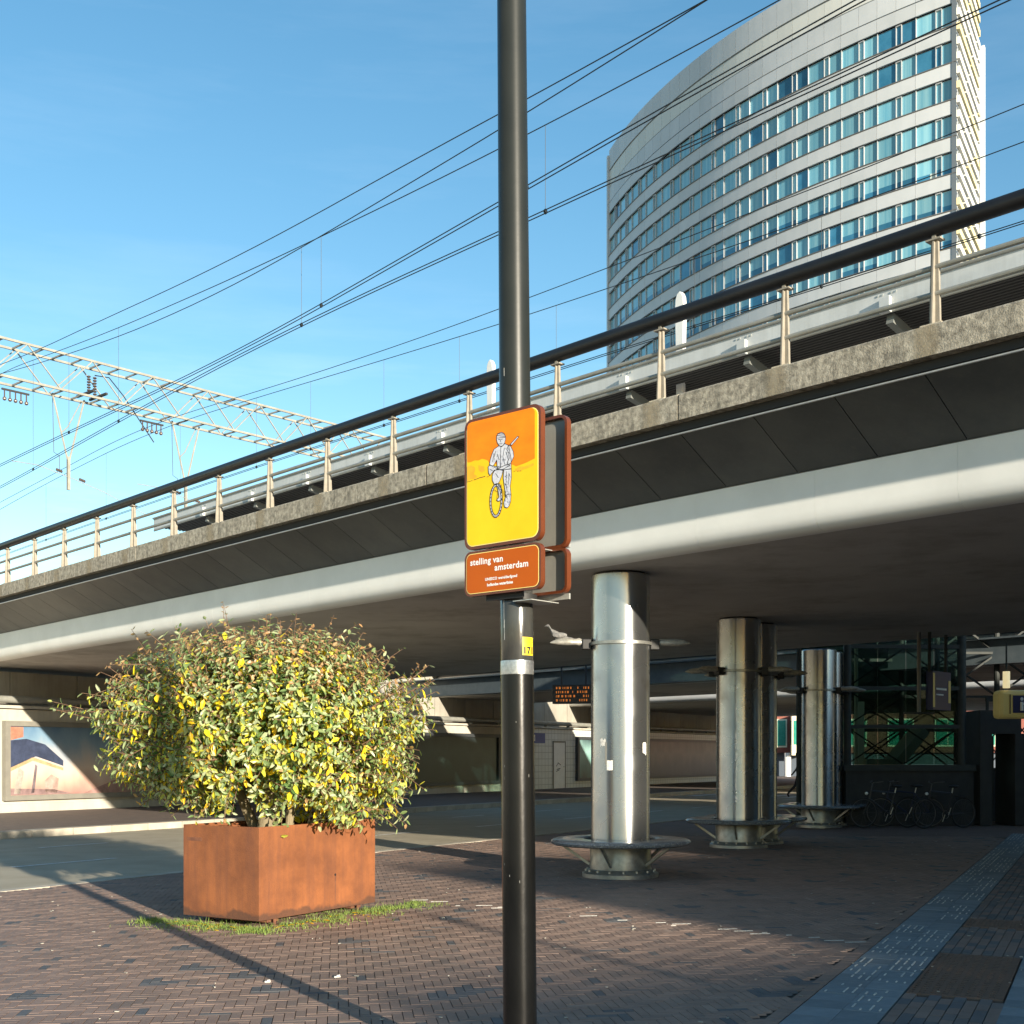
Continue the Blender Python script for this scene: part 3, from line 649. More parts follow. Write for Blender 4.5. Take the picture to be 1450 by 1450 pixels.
# local: x along street, y to the left (away from road)
MB().box((-30,0,0),(47,.6,2.90)).build('lower_wall', wallm, wall)
MB().box((47.02,0,0),(79,.6,2.90)).build('tiled_wall', tilem, wall)
x = -30
while x < 78:
    h = 3.97 if x < 32 else 6.4
    MB().box((x+.01,.75,2.9),(x+2.23,1.3,h)).build('wall_panel', wallup, wall); x += 2.25
MB().box((-30,-.12,2.92),(79,.74,3.0)).build('ledge', wallm, wall)
MB().tube([(-30,-.05,3.16),(79,-.05,3.16)], .10, 12).build('ledge_pipe', greytube, wall, smooth=True)
gt = MB()
for i in range(52): gt.box((-30+i*2.1,-.1,3.0),(-29.93+i*2.1,.04,3.26))
gt.build('pipe_bracket', greytube, wall)
MB().box((-30,-.06,.096),(47,-.005,.32)).build('skirting', wallm, wall)
def art_mat(name, cols, scale=.35, seed=0):
    m = bpy.data.materials.new(name); m.use_nodes = True; t = m.node_tree; L = t.links.new; b = t.nodes['Principled BSDF']
    tcn = t.nodes.new('ShaderNodeTexCoord'); sp = t.nodes.new('ShaderNodeSeparateXYZ'); L(tcn.outputs['Object'], sp.inputs[0])
    n = t.nodes.new('ShaderNodeTexNoise'); n.inputs['Scale'].default_value = 1.6; n.inputs['Detail'].default_value = 8; mp_ = t.nodes.new('ShaderNodeMapping'); mp_.inputs['Location'].default_value = (seed,0,0); mp_.inputs['Scale'].default_value = (1,1,.45)
    L(tcn.outputs['Object'], mp_.inputs[0]); L(mp_.outputs[0], n.inputs[0])
    a = t.nodes.new('ShaderNodeMath'); a.operation = 'MULTIPLY_ADD'; L(n.outputs[0], a.inputs[0]); a.inputs[1].default_value = .55
    mz = t.nodes.new('ShaderNodeMapRange'); mz.inputs['From Min'].default_value = .4; mz.inputs['From Max'].default_value = 2.5; mz.inputs['To Min'].default_value = -.25; mz.inputs['To Max'].default_value = .72; L(sp.outputs[2], mz.inputs[0]); L(mz.outputs[0], a.inputs[2])
    r = t.nodes.new('ShaderNodeValToRGB'); e = r.color_ramp.elements; e[0].position = 0; e[0].color = cols[0]+(1,); e[1].position = 1; e[1].color = cols[-1]+(1,)
    for i, c in enumerate(cols[1:-1]): q = e.new((i+1)/(len(cols)-1)); q.color = c+(1,)
    L(a.outputs[0], r.inputs[0]); L(r.outputs[0], b.inputs['Base Color']); b.inputs['Roughness'].default_value = .3; return m
framem = mat('frame_grey', (.22,.21,.18), (.18,.17,.15), rough=.5, scale=3)
framed = mat('frame_dark', (.04,.045,.05), rough=.4)
def billboard(u0, u1, cols, label, dark=False, seed=0, shapes=None):
    t = thing('framed_mural', label, 'mural', S(u0, WV, 0), wang, None); L_ = u1-u0; fm = framed if dark else framem; z0, z1 = .42, 2.58; d = -.16
    MB().box((0,d,z0),(L_,-.002,z0+.14)).build('frame', fm, t).data; MB().box((0,d,z1-.14),(L_,-.002,z1)).build('frame', fm, t)
    MB().box((0,d,z0+.14),(.16,-.002,z1-.14)).build('frame', fm, t); MB().box((L_-.16,d,z0+.14),(L_,-.002,z1-.14)).build('frame', fm, t)
    MB().box((.16,d+.07,z0+.14),(L_-.16,-.004,z1-.14)).build('picture', art_mat('mural_'+str(seed), cols, seed=seed), t)
    if shapes:
        for c, pts in shapes:
            mm = mat('print_'+str(round(sum(c)*100)), c, tuple(x*.6 for x in c), rough=.35, scale=5)
            MB().prism([(a,b) for a,b in pts], d+.064, d+.0695, lambda a,b,dd_: (a,dd_,b)).build('printed_shape', mm, t)
billboard(20.95, 28.8, [(.30,.15,.14),(.50,.32,.26),(.58,.46,.38),(.38,.38,.40),(.18,.28,.38),(.09,.18,.30)], 'wide framed mural with pink foreground and blue sky on the wall left of the bush', seed=2,
  shapes=[((.05,.065,.12), [(.17,1.3),(1.0,1.62),(1.9,1.35),(1.9,1.5),(1.3,1.95),(.7,2.1),(.17,2.05)]), ((.55,.38,.22), [(.17,1.2),(.9,1.5),(1.9,1.22),(1.9,1.3),(.9,1.6),(.17,1.3)]), ((.40,.24,.22), [(2.6,.57),(6.0,.57),(4.9,.95),(4.1,1.05)]), ((.5,.2,.14), [(.17,2.05),(.6,2.15),(.6,2.42),(.17,2.42)]), ((.44,.38,.34), [(.3,.6),(.5,.6),(.62,1.2),(.45,1.32)]), ((.2,.16,.18), [(.85,.6),(.95,.62),(1.05,1.35),(.98,1.4)]), ((.48,.34,.3), [(1.3,.62),(1.7,.6),(1.75,1.0),(1.5,1.12),(1.3,.95)]), ((.30,.2,.2), [(.17,.57),(2.2,.57),(1.6,.7),(.17,.75)]), ((.05,.12,.11), [(5.6,1.15),(6.0,1.1),(6.6,1.35),(6.5,1.75),(6.0,1.95),(5.6,1.7),(5.4,1.4)])])
billboard(38.2, 45.7, [(.012,.016,.018),(.015,.025,.025),(.03,.05,.045),(.012,.016,.02)], 'dark glossy framed mural in the shade right of the bush', True, 5)
billboard(52.7, 59.2, [(.03,.04,.04),(.08,.2,.18),(.25,.42,.4),(.04,.08,.09)], 'dark-framed teal mural on the tiled wall beyond the black pole', True, 8)
billboard(60.6, 71.5, [(.04,.04,.035),(.07,.07,.06),(.16,.15,.12),(.05,.05,.045)], 'long dark mural seen between the two front steel columns', True, 11)
dr = thing('service_door', 'narrow white door recessed in the tiled wall beside the blue sign', 'door', S(50.5, WV, 0), wang)
MB().box((0,-.04,.1),(.06,0,2.35)).box((1.14,-.04,.1),(1.2,0,2.35)).box((.06,-.04,2.27),(1.14,0,2.35)).build('frame', framem, dr)
MB().box((.06,-.02,.1),(1.14,-.003,2.27)).build('leaf', whitep, dr)
MB().box((.95,-.06,1.1),(1.07,-.022,1.14)).build('handle', zinc, dr)
gr_ = MB()
for a_, b_, c_, d_ in ((.3,1.15,.5,1.3),(.45,1.32,.75,1.2),(.35,1.0,.7,1.05),(.3,.9,.6,.98)): gr_.bar((a_,-.024,b_),(c_,-.024,d_),.004,.03)
gr_.build('scribble', inkm, dr)
bluesign = mat('sign_blue', (.015,.05,.28), rough=.35)
sg = thing('platform_sign', 'small blue sign with white pictogram projecting from the tiled wall', 'sign', S(47.6, WV, 0), wang)
MB().box((0,-.5,2.22),(1.35,-.38,2.68)).build('panel', bluesign, sg); MB().box((.6,-.378,2.4),(.7,-.002,2.5)).build('bracket', framed, sg)
MB().box((.12,-.505,2.32),(.45,-.502,2.6)).build('pictogram', signwhite, sg)
MB().box((.18,-.509,2.38),(.26,-.506,2.55)).box((.3,-.509,2.38),(.38,-.506,2.5)).build('glyph', bluesign, sg)
# departure displays
ledm = mat('led_orange', (.9,.2,.02), emit=(1,.3,.05,.38))
def led(loc, wd, ht, rz, label, rows, text=None):
    t = thing('departure_display', label, 'display', loc, rz, 'departure displays')
    MB().box((-wd/2,-.12,0),(wd/2,.12,ht)).build('case', framed, t, bevel=.01)
    b = MB()
    for r_i in range(rows):
        z = ht*(.18+.64*r_i/max(1,rows-1)); x = -wd/2+.12
        while x < wd/2-.14:
            l = random.choice([.03,.05,.07,.1])
            if x < -wd/2+.55 or x > wd/2-.4 or random.random() < .45:
                for q in range(3): b.box((x,-.128,z-.03+q*.024),(x+l*.55,-.1215,z-.018+q*.024))
            x += l+.02
    b.build('led_row', ledm, t)
    return t
led((1.92,38.6,3.26), 1.3, .60, R(-14), 'black departure display with orange LED rows hanging left of the front steel column', 4)
led((11.65,43.5,3.08), .55, .36, 0, 'small orange-lit departure display right of the third column pair', 4)
dh = MB(); dh.tube([(1.55,38.65,3.86),(1.55,38.65,4.6)],.03,6); dh.tube([(2.3,38.5,3.86),(2.3,38.5,4.6)],.03,6)
tag(dh.build('display_rod', framed), 'pair of dark rods from which the departure display hangs', 'rod')
# ------------------------------------------------------------------ far street behind
far = thing('brick_building', 'far red-brown building with white-framed green windows seen between the columns', 'building', (20.3,94,0), R(-8))
redb = mat('red_brown_brick', (.20,.06,.045), (.26,.09,.06), rough=.8, scale=2)
greeng = mat('green_glass', (.03,.22,.17), (.05,.3,.22), rough=.1)
cream = mat('cream_frame', (.75,.68,.5), rough=.6)
MB().box((-12,.0,1.9),(30,8,9)).build('upper_wall', redb, far)
MB().box((-12,.5,0),(30,7.5,1.88)).build('ground_floor', mat('slate_wall', (.06,.08,.11), rough=.6), far)
for i in range(8):
    x = -9+i*3.4
    if i in (2, 3): continue
    f_ = MB().box((x,-.1,2.35),(x+1.9,-.003,4.45)).build('window', cream, far); MB().box((x+.12,-.14,2.47),(x+.9,-.103,4.33)).build('pane', greeng, f_); MB().box((x+1.0,-.14,2.47),(x+1.78,-.103,4.33)).build('pane', greeng, f_)
f_ = MB().box((.85,-1.3,1.7),(1.95,-.003,4.7)).build('bay_window', cream, far); MB().box((1.0,-1.34,2.5),(1.8,-1.303,4.3)).build('pane', greeng, f_); MB().box((.81,-1.2,2.5),(.847,-.2,4.3)).build('pane', greeng, f_)
f_ = MB().box((-.95,-.1,2.3),(.6,-.003,4.45)).build('window', cream, far); MB().box((-.85,-.14,2.42),(-.2,-.103,4.33)).build('pane', greeng, f_); MB().box((-.1,-.14,2.42),(.5,-.103,4.33)).build('pane', greeng, f_)
MB().tube([(.6,-.6,0),(.6,-.6,1.88)], .25, 10).build('pillar', whitep, far, smooth=True)
sheet('lit_street', [(-5,70),(60,70),(60,90),(-5,90)], -.01, mat('pale_paving', (.3,.29,.26), (.36,.34,.3), rough=.8, scale=1))
#@@TOWER
# ------------------------------------------------------------------ curved hotel tower
tw = thing('curved_tower', 'tall white tower with convex curved facade and horizontal bands of blue-green windows', 'tower', (0,0,0))
TC = Vector((85.654,169.749)); TR = 75.397; A_R = R(-127.63); A_L = R(-167.2)
def F(a, off, z): return Vector((TC.x+(TR+off)*math.cos(a), TC.y+(TR+off)*math.sin(a), z))
NM = 14; dA = (A_L-A_R)/NM
panelm = mat('facade_panel', (.55,.575,.60), (.50,.53,.55), rough=.45, scale=.4, rnd=.05)
panel2 = mat('facade_panel_cream', (.62,.63,.60), rough=.5, rnd=.04)
alu = mat('aluminium_frame', (.5,.52,.53), rough=.4, metal=.3)
blindm = mat('blind_behind_glass', (.12,.35,.47), (.25,.49,.57), rough=.1, scale=.9, rnd=.22, coat=.6, spec=.6, stretch=(3,3,.05))
deepm = mat('dark_blue_glass', (.03,.15,.26), (.05,.20,.33), rough=.06, scale=.7, rnd=.35, coat=.6)
curtm = mat('curtain_white', (.5,.58,.55), rough=.3, rnd=.1)
coreM = mat('tower_core', (.2,.22,.23), rough=.6)
core_pts = [F(A_R+dA*i*.5, -.45, 0).xy for i in range(NM*2+1)]
foot = core_pts+[Vector((22,172)),Vector((44,170)),Vector((50.5,140)),Vector((44.9,120.2))]
MB().prism([tuple(p) for p in foot], 0, 76.3, lambda a,b,d: (a,b,d)).build('core', coreM, tw)
def arcbox(a0, a1, o0, o1, z0, z1, n=2, mb=None, mi=0):
    mb = mb or MB(); vs = []
    for i in range(n+1):
        a = a0+(a1-a0)*i/n; vs += [F(a,o0,z0),F(a,o1,z0),F(a,o1,z1),F(a,o0,z1)]
    fs = [(i*4+k,i*4+(k+1)%4,(i+1)*4+(k+1)%4,(i+1)*4+k) for i in range(n) for k in range(4)]+[(0,1,2,3),(n*4+3,n*4+2,n*4+1,n*4)]
    return mb.add(vs, fs, mi)
gapa = .03/TR
NR = 10
for r_i in range(NR):
    zt_ = 68.72-3.3*r_i; zb_ = zt_-1.9
    arcbox(A_R, A_L, -.02, .22, zb_-.09, zb_-.003, 40).build('sill', mat('sill_dark', (.12,.12,.12), rough=.5), tw)
    for m_i in range(NM):
        a0 = A_R+dA*m_i; a1 = a0+dA
        # order from the right corner leftwards: medium, narrow, large
        cuts = [0, .37, .51, 1.0]
        arcbox(a0+gapa*-1*.5, a1+gapa*.5, -.05, .16, zb_-1.40+.075, zb_-.095, 3).build('facade_panel', panelm, tw)
        fr_ = MB()
        for c in cuts[:3]: arcbox(a0+dA*(c-.008), a0+dA*(c+.008), -.16, .03, zb_, zt_, 1, fr_)
        arcbox(a0+dA*.38, a0+dA*.50, -.16, .03, zt_-.08, zt_, 1, fr_); arcbox(a0+dA*.38, a0+dA*.50, -.16, .03, zb_, zb_+.1, 1, fr_)
        arcbox(a0, a1, -.20, -.105, zt_-.02, zt_-.001, 2, fr_); arcbox(a0, a1, -.20, -.105, zb_+.001, zb_+.02, 2, fr_)
        w_ = fr_.build('window', alu, tw)
        lowered = r_i in (4,5,6,7) and random.random() < .85
        for nm, c0, c1 in (('pane', .012, .358), ('vent_pane', .382, .498), ('pane', .522, .988)):
            b = MB(); q0, q1 = a0+dA*c0, a0+dA*c1
            rr = random.random()
            if (r_i == 0 and m_i in (1,4)) or rr < .05: arcbox(q0, q1, -.15, -.11, zb_, zt_, 1, b, 1)
            elif lowered:
                zc = zb_+random.choice([.5,.6,.65,.75]); arcbox(q0, q1, -.15, -.11, zb_, zc, 1, b, 1); arcbox(q0, q1, -.15, -.11, zc, zt_, 1, b, 0)
                if random.random() < .12: arcbox(q0, q0+(q1-q0)*.3, -.14, -.10, zb_, zc, 1, b, 2)
            else:
                arcbox(q0, q1, -.15, -.11, zb_, zt_, 1, b, 0)
            b.build(nm, [blindm, deepm, curtm], w_)
# crown bands
for z0, z1, nn, pm_ in ((70.15,71.95,NM*2,panelm),(72.1,74.0,NM*2,panel2),(74.15,76.6,NM*2,panelm)):
    for i in range(nn):
        a0 = A_R+(A_L-A_R)*i/nn; a1 = A_R+(A_L-A_R)*(i+1)/nn
        arcbox(a0-gapa*.5, a1+gapa*.5, -.3, .1 if pm_ is panelm else .03, z0, z1, 2).build('crown_panel', pm_, tw)
arcbox(A_R, A_L, -.35, .0, 68.8, 76.5, 60).build('crown_backing', coreM, tw)
for i in range(NM): arcbox(A_R+dA*i-gapa*.5, A_R+dA*(i+1)+gapa*.5, -.3, .16, 68.8, 70.0, 2).build('facade_panel', panelm, tw)
lo = MB()
for r_i in range(NR, 20):
    zt_ = 68.72-3.3*r_i; arcbox(A_R, A_L, -.05, .16, zt_-3.25, zt_-1.95, 30, lo)
lo.build('lower_bands', panelm, tw)
# side facade with slanting sun fins
Q0 = F(A_R, .16, 0).xy; Q1 = Vector((45.3,120.3)); qd = (Q1-Q0); ql = qd.length; qn = Vector((qd.y,-qd.x))/ql
def Q(s_, off, z): p = Q0+qd*s_+qn*off; return Vector((p.x,p.y,z))
def qbox(s0, s1, o0, o1, z0, z1, mb=None):
    mb = mb or MB(); vs = [Q(s,o,z) for z in (z0,z1) for s,o in ((s0,o0),(s1,o0),(s1,o1),(s0,o1))]
    return mb.add(vs, [(0,3,2,1),(4,5,6,7),(0,1,5,4),(1,2,6,5),(2,3,7,6),(3,0,4,7)])
qbox(.0,1,-.4,.0,0,76.0).build('side_wall', mat('side_backing', (.10,.12,.14), rough=.3), tw)
finm = [mat('fin_white', (.75,.74,.68), rough=.5), mat('fin_cream', (.7,.62,.36), rough=.5), mat('fin_slate', (.16,.2,.26), rough=.4)]
sb = [MB(), MB(), MB()]
for r_i in range(30):
    zt_ = 76-1.3*r_i; s0 = 0
    while s0 < .99:
        l_ = random.uniform(.25,.6); s1 = min(1, s0+l_); b_i = 0 if random.random() < .8 else 1
        qbox(s0, s1-.02, .0, .3, zt_-.62, zt_, sb[b_i]); s0 = s1
    qbox(.0, 1, .0, .06, zt_-.95, zt_-.82, sb[2])
for b, m_ in zip(sb, finm): b.build('sun_fins', m_, tw, stuff=True)
qbox(1.003, 1.05, -1.2, .65, 0, 70.7).build('end_slab', panelm, tw)
arcbox(A_L, A_L-.006, -1.0, .3, 0, 76.0, 1).build('end_slab', panelm, tw)
MB().box((39.0,110.2,43.4),(39.4,110.6,44.3)).build('roof_light', mat('red_lamp', (.5,.04,.03), rough=.4), tw)
#@@COLUMNS
offgl = mat('dark_shop_glass', (.03,.035,.04), rough=.15)
# ------------------------------------------------------------------ steel columns with ring benches
def make_column(loc, label, rot=0, lamps=(4,184)):
    t = thing('steel_column', label, 'column', loc, rot, 'stainless steel columns carrying the viaduct'); rc = .395
    MB().lathe([(rc-.02,.42),(rc,.44),(rc,4.05),(rc-.02,4.065),(0,4.065)], 72).build('shaft', steel, t, smooth=True)
    MB().lathe([(rc-.06,4.0),(rc-.06,4.088),(0,4.088)], 48).build('bearing', rubber, t, smooth=True)
    MB().lathe([(rc+.015,.1),(rc+.015,.40),(rc,.43),(rc-.05,.43)], 64).build('collar', flangem, t, smooth=True)
    MB().lathe([(rc+.12,-.01),(rc+.12,.05),(rc+.08,.075),(rc+.02,.105),(rc-.1,.105)], 64).build('base_flange', flangem, t, smooth=True)
    bl = MB()
    for k in range(16):
        a = 2*PI*k/16; bl.tube([((rc+.07)*math.cos(a),(rc+.07)*math.sin(a),.06),((rc+.07)*math.cos(a),(rc+.07)*math.sin(a),.10)], .018, 6)
    bl.build('bolt_ring', flangem, t)
    r0, r1 = rc+.09, .945; zc = .475; pr = [(r0,zc-.03),(r0,zc+.025),(r0+.02,zc+.036),(r1-.05,zc+.034),(r1-.015,zc+.02),(r1,zc-.002),(r1-.012,zc-.03),(r1-.045,zc-.045),(r0+.02,zc-.04),(r0,zc-.03)]
    MB().lathe(pr, 96).build('seat_ring', granite, t, smooth=True)
    for k in range(5):
        a = 2*PI*k/5+.55; ca_, sa_ = math.cos(a), math.sin(a)
        MB().bar(((rc+.02)*ca_,(rc+.02)*sa_,.16),(.80*ca_,.80*sa_,zc-.045),.03,.035).build('strut', flangem, t)
    MB().lathe([(rc+.004,3.11),(rc+.03,3.115),(rc+.03,3.155),(rc+.004,3.16)], 64).build('clamp_band', flangem, t, smooth=True)
    for a in [R(q_) for q_ in lamps]:
        M = Matrix.Rotation(a, 4, 'Z')
        b = MB(); b.box((rc+.005,-.07,3.06),(rc+.13,.07,3.20), M); ho = b.build('lamp_mount', rubber, t, bevel=.012)
        # blade shaped head: loft of ellipses
        b = MB(); secs = [(rc+.12,.045,.05),(rc+.17,.05,.07),(rc+.20,.07,.058),(rc+.33,.075,.066),(rc+.45,.06,.055),(rc+.52,.035,.03),(rc+.56,.01,.008)]; n = 14
        vs = [M @ Vector((x, wy*math.cos(2*PI*q/n), 3.15+hz*math.sin(2*PI*q/n)*(1 if math.sin(2*PI*q/n) > 0 else .6))) for x, wy, hz in secs for q in range(n)]
        b.add(vs, [(i*n+q, i*n+(q+1)%n, (i+1)*n+(q+1)%n, (i+1)*n+q) for i in range(len(secs)-1) for q in range(n)]+[tuple(range(n)), tuple(reversed([(len(secs)-1)*n+q for q in range(n)]))])
        hd = b.build('lamp_head', lampm, ho, smooth=True)
    return t
c1 = make_column((1.465,16.72,0), 'sunlit stainless steel column with ring bench, nearest of the row and right of the black pole', R(0))
c2 = make_column((0,0,0), '', 0, (158,205,335,20))
first = True
for (x, y, lb) in ((4.06,22.15,'shaded steel column with ring bench, front one of the middle pair'), (4.55,23.1,'shaded steel column partly hidden behind the front one of the middle pair'),
                   (7.08,28.5,'dark steel column of the farthest pair, the front one beside the glass hall'), (7.42,29.2,'dark steel column of the farthest pair, almost hidden behind its twin')):
    c = c2 if first else copy_tree(c2); first = False; c.location = (x,y,0); c['label'] = lb; c.rotation_euler = (0,0,random.uniform(-.2,.2))
def on_shaft(ang_, z, w_, h_, name, m_, par, rc=.3965, rag=0):
    n = 5; da = w_/rc; vs = [(rc*math.cos(ang_+da*(i/n-.5)), rc*math.sin(ang_+da*(i/n-.5)), z+s_*h_/2+random.uniform(-rag,rag)) for s_ in (-1,1) for i in range(n+1)]
    return MB().add(vs, [(i,i+1,n+2+i,n+1+i) for i in range(n)]).build(name, m_, par, recalc=False)
fa = R(-95)
on_shaft(fa-.62, 1.80, .09, .09, 'torn_sticker', stickerm, c1, rag=.02); on_shaft(fa-.36, 1.50, .085, .13, 'sticker', stickerm, c1, rag=.004)
on_shaft(fa+.95, 1.72, .08, .16, 'torn_sticker', stickerm, c1, rag=.03)
on_shaft(fa-.5, 1.66, .03, .3, 'glue_mark', mat('glue_grey',(.2,.2,.18),rough=.9), c1, rag=.02)
# bird on the left lamp of the near column
featherm = mat('feather_grey', (.10,.10,.10), (.2,.19,.18), rough=.7, scale=30)
bd = thing('pigeon', 'small grey bird perched on the left lamp of the sunlit column', 'bird', (1.465-.87,16.70,3.185), 0)
b = MB(); n = 12
secs = [(.23,.02,.012,.015),(.16,.03,.022,.02),(.08,.05,.04,.04),(.02,.07,.05,.055),(-.03,.095,.048,.052),(-.065,.13,.036,.036),(-.08,.165,.028,.026),(-.095,.19,.028,.026),(-.118,.20,.02,.018),(-.135,.198,.008,.008),(-.16,.19,.002,.002)]
vs = [(x, wy*math.cos(2*PI*q/n), z+hz*math.sin(2*PI*q/n)) for x, z, wy, hz in secs for q in range(n)]
b.add(vs, [(i*n+q, i*n+(q+1)%n, (i+1)*n+(q+1)%n, (i+1)*n+q) for i in range(len(secs)-1) for q in range(n)]+[tuple(range(n)), tuple(reversed([(len(secs)-1)*n+q for q in range(n)]))])
b.tube([(.0,.015,.03),(-.005,.015,-.01)], .004, 5).tube([(.0,-.015,.03),(-.005,-.015,-.01)], .004, 5)
b.build('body', featherm, bd, smooth=True)
b = MB(); b.ellipsoid((.05,.045,.07),(.10,.012,.035),10,6).ellipsoid((.05,-.045,.07),(.10,.012,.035),10,6); b.build('wings', featherm, bd, smooth=True)
#@@STATION
stn = thing('station_wall', 'dark station front wall under the viaduct, out of view to the right', 'building', (0,0,0), ang)
dkm = mat('station_dark', (.05,.05,.05), (.07,.07,.068), rough=.5, scale=1)
MB().box((12,-6.2,0),(34,-5.6,4.0)).build('wall', dkm, stn)
for i in range(8): MB().box((12.6+i*2.6,-5.62,.5),(14.8+i*2.6,-5.58,3.3)).build('glass_panel', offgl, stn)
#@@HALL
# ------------------------------------------------------------------ glazed lift hall at the right
hall = thing('glazed_hall', 'dark glazed station hall with crossed steel braces on a solid base at the right', 'building', (7.9,28.9,0), R(3))
hf = mat('hall_frame', (.04,.045,.045), (.055,.06,.055), rough=.6, scale=3, spec=.2); hb_ = mat('hall_base', (.022,.022,.022), (.035,.035,.033), rough=.7, scale=3)
MB().box((-.1,-.02,0),(2.95,.3,1.28)).build('base_wall', hb_, hall); MB().box((-.15,-.06,1.28),(3.0,.34,1.42)).build('sill', hf, hall)
for x, r_ in ((-.02,.09),(2.72,.10)): MB().tube([(x,.12,1.42),(x,.12,6.4)], r_, 14).build('post', hf, hall, smooth=True)
for z in (2.32,3.22,4.2,5.3): MB().box((.0,.06,z-.045),(2.72,.12,z+.045)).build('transom', hf, hall)
for i in range(4):
    MB().box((.04+i*.675,.125,1.43),(.70+i*.675,.135,6.3)).build('glass_pane', hallglass, hall)
    for z0, z1 in ((1.45,2.3),(2.36,3.18),(3.26,4.15)):
        if i % 2 == 0:
            MB().bar((.02+i*.675,.2,z0),(1.33+i*.675,.2,z1),.03,.03).build('brace', hf, hall); MB().bar((.02+i*.675,.23,z1),(1.33+i*.675,.23,z0),.03,.03).build('brace', hf, hall)
# back side of the hall with its own framing, 4 m deeper
for x in (0,1.35,2.8,4.3): MB().tube([(x,4.2,0),(x,4.2,6.4)], .07, 10).build('post', hf, hall, smooth=True)
for z in (1.2,2.32,3.22,4.2): MB().box((0,4.12,z-.04),(4.3,4.2,z+.04)).build('transom', hf, hall)
for i in range(3):
    MB().box((.05+i*1.42,4.22,.05),(1.42+i*1.42,4.23,6.3)).build('glass_pane', hallglass, hall)
    for z0, z1 in ((1.25,2.3),(2.36,3.18),(3.26,4.15)):
        MB().bar((i*1.42,4.26,z0),(1.42+i*1.42,4.26,z1),.04,.04).build('brace', hf, hall); MB().bar((i*1.42,4.3,z1),(1.42+i*1.42,4.3,z0),.04,.04).build('brace', hf, hall)
MB().box((-.2,-.1,6.4),(4.5,4.4,6.6)).build('roof', hf, hall)
# escalator / stair shape glimpsed inside
MB().prism([(0,1.35),(.9,1.35),(1.6,2.2),(1.45,2.35),(.75,1.55),(0,1.55)], 2.0, 2.9, lambda a,b,d: (a+1.1,d,b)).build('stair_flank', mat('stair_beige',(.4,.34,.24),rough=.7), hall)
MB().tube([(.62,1.4,0),(.62,1.4,4.4)],.05,8).build('lift_guide', cream, hall); MB().box((.95,2.2,1.2),(1.1,2.3,3.0)).build('lift_guide', cream, hall)
# kiosk / doorway block to the right of the hall
ki = thing('lift_shaft', 'dark lift shaft block with narrow doorway right of the glazed hall', 'lift shaft', (10.95,28.9,0), 0)
MB().box((0,0,0),(.28,1.2,2.7)).build('side_wall', hb_, ki); MB().box((.28,.1,2.15),(1.0,1.2,2.7)).build('lintel', hb_, ki); MB().box((.82,0,0),(1.15,1.2,2.15)).build('side_wall', hb_, ki)
MB().box((.3,.6,.1),(.55,.65,2.1)).build('door_leaf', hf, ki); MB().box((.4,.55,1.0),(.43,.6,1.5)).build('door_glass', mat('pale_light_glass',(.3,.5,.5),emit=(.4,.7,.7,.35)), ki)
# framed lattice beyond at far right
la = thing('lattice_screen', 'glazed lattice screen with small crossed braces at the right frame edge', 'screen', (11.9,31,0), 0)
for i in range(5): MB().box((i*.6,0,1.35),(i*.6+.06,.06,3.0)).build('mullion', hf, la)
for i in range(4):
    for z0, z1 in ((1.38,1.95),(1.97,2.6)):
        MB().bar((i*.6+.04,.03,z0),(i*.6+.6,.03,z1),.03,.03).build('brace', hf, la); MB().bar((i*.6+.04,.07,z1),(i*.6+.6,.07,z0),.03,.03).build('brace', hf, la)
MB().box((-.1,-.1,0),(3.2,.3,1.33)).build('base', hb_, la); MB().box((0,0,3.0),(3.1,.08,3.1)).build('head', hf, la)
for i in range(3):
    x0 = -1.2+i*1.5
    MB().tube([(x0,.1,2.7),(x0,.1,6.4)], .07, 10).build('tall_post', hf, la, smooth=True)
    for z0, z1 in ((3.15,4.2),(4.25,5.4)):
        MB().bar((x0,.12,z0),(x0+1.5,.12,z1),.045,.045).build('brace', hf, la); MB().bar((x0,.17,z1),(x0+1.5,.17,z0),.045,.045).build('brace', hf, la)
for z in (3.12, 4.22, 5.45): MB().box((-1.2,.08,z-.03),(3.3,.14,z+.03)).build('rail', hf, la)
# hanging wayfinding signs
sp_ = thing('hanging_sign', 'blue and yellow wayfinding sign hanging from poles under the viaduct edge', 'sign', (8.6,24.9,0), R(48))
for x in (-.45,.35): MB().tube([(x,0,3.3),(x,0,4.1)], .035, 8).build('pole', hf, sp_, smooth=True)
MB().box((-.45,-.07,2.55),(.42,.07,3.32)).build('panel', mat('sign_deep_blue',(.006,.014,.085),rough=.4), sp_)
yl = mat('sign_lit_yellow', (.5,.41,.14), rough=.4, emit=(.9,.72,.25,.02))
MB().box((-.45,-.075,2.6),(-.36,-.072,3.28)).build('yellow_panel', yl, sp_); MB().box((.3,-.075,2.7),(.41,-.072,3.15)).build('yellow_panel', yl, sp_)
MB().box((-.3,-.076,2.95),(.2,-.073,2.99)).box((-.3,-.076,2.84),(.05,-.073,2.87)).build('text_line', signwhite, sp_)
pol = thing('ceiling_pole', 'thin grey pole dropping from the viaduct soffit with a crossbar at its foot', 'pole', (8.1,24.6,0))
MB().tube([(0,0,2.5),(0,0,4.09)], .04, 8).build('pole', mat('pole_grey',(.16,.16,.15),rough=.5), pol, smooth=True); MB().box((-.3,-.03,2.46),(.3,.03,2.5)).build('crossbar', hf, pol)
ex = thing('lift_sign', 'yellow illuminated drum sign with standing figure pictogram at the right frame edge', 'sign', (10.98,27.0,2.44), 0)
MB().box((-.42,-.22,0),(.45,.22,.62)).build('drum', yl, ex, bevel=.09)
MB().box((-.13,-.235,.12),(.27,-.226,.5)).build('pictogram', mat('pictogram_navy',(.02,.02,.08),rough=.4), ex)
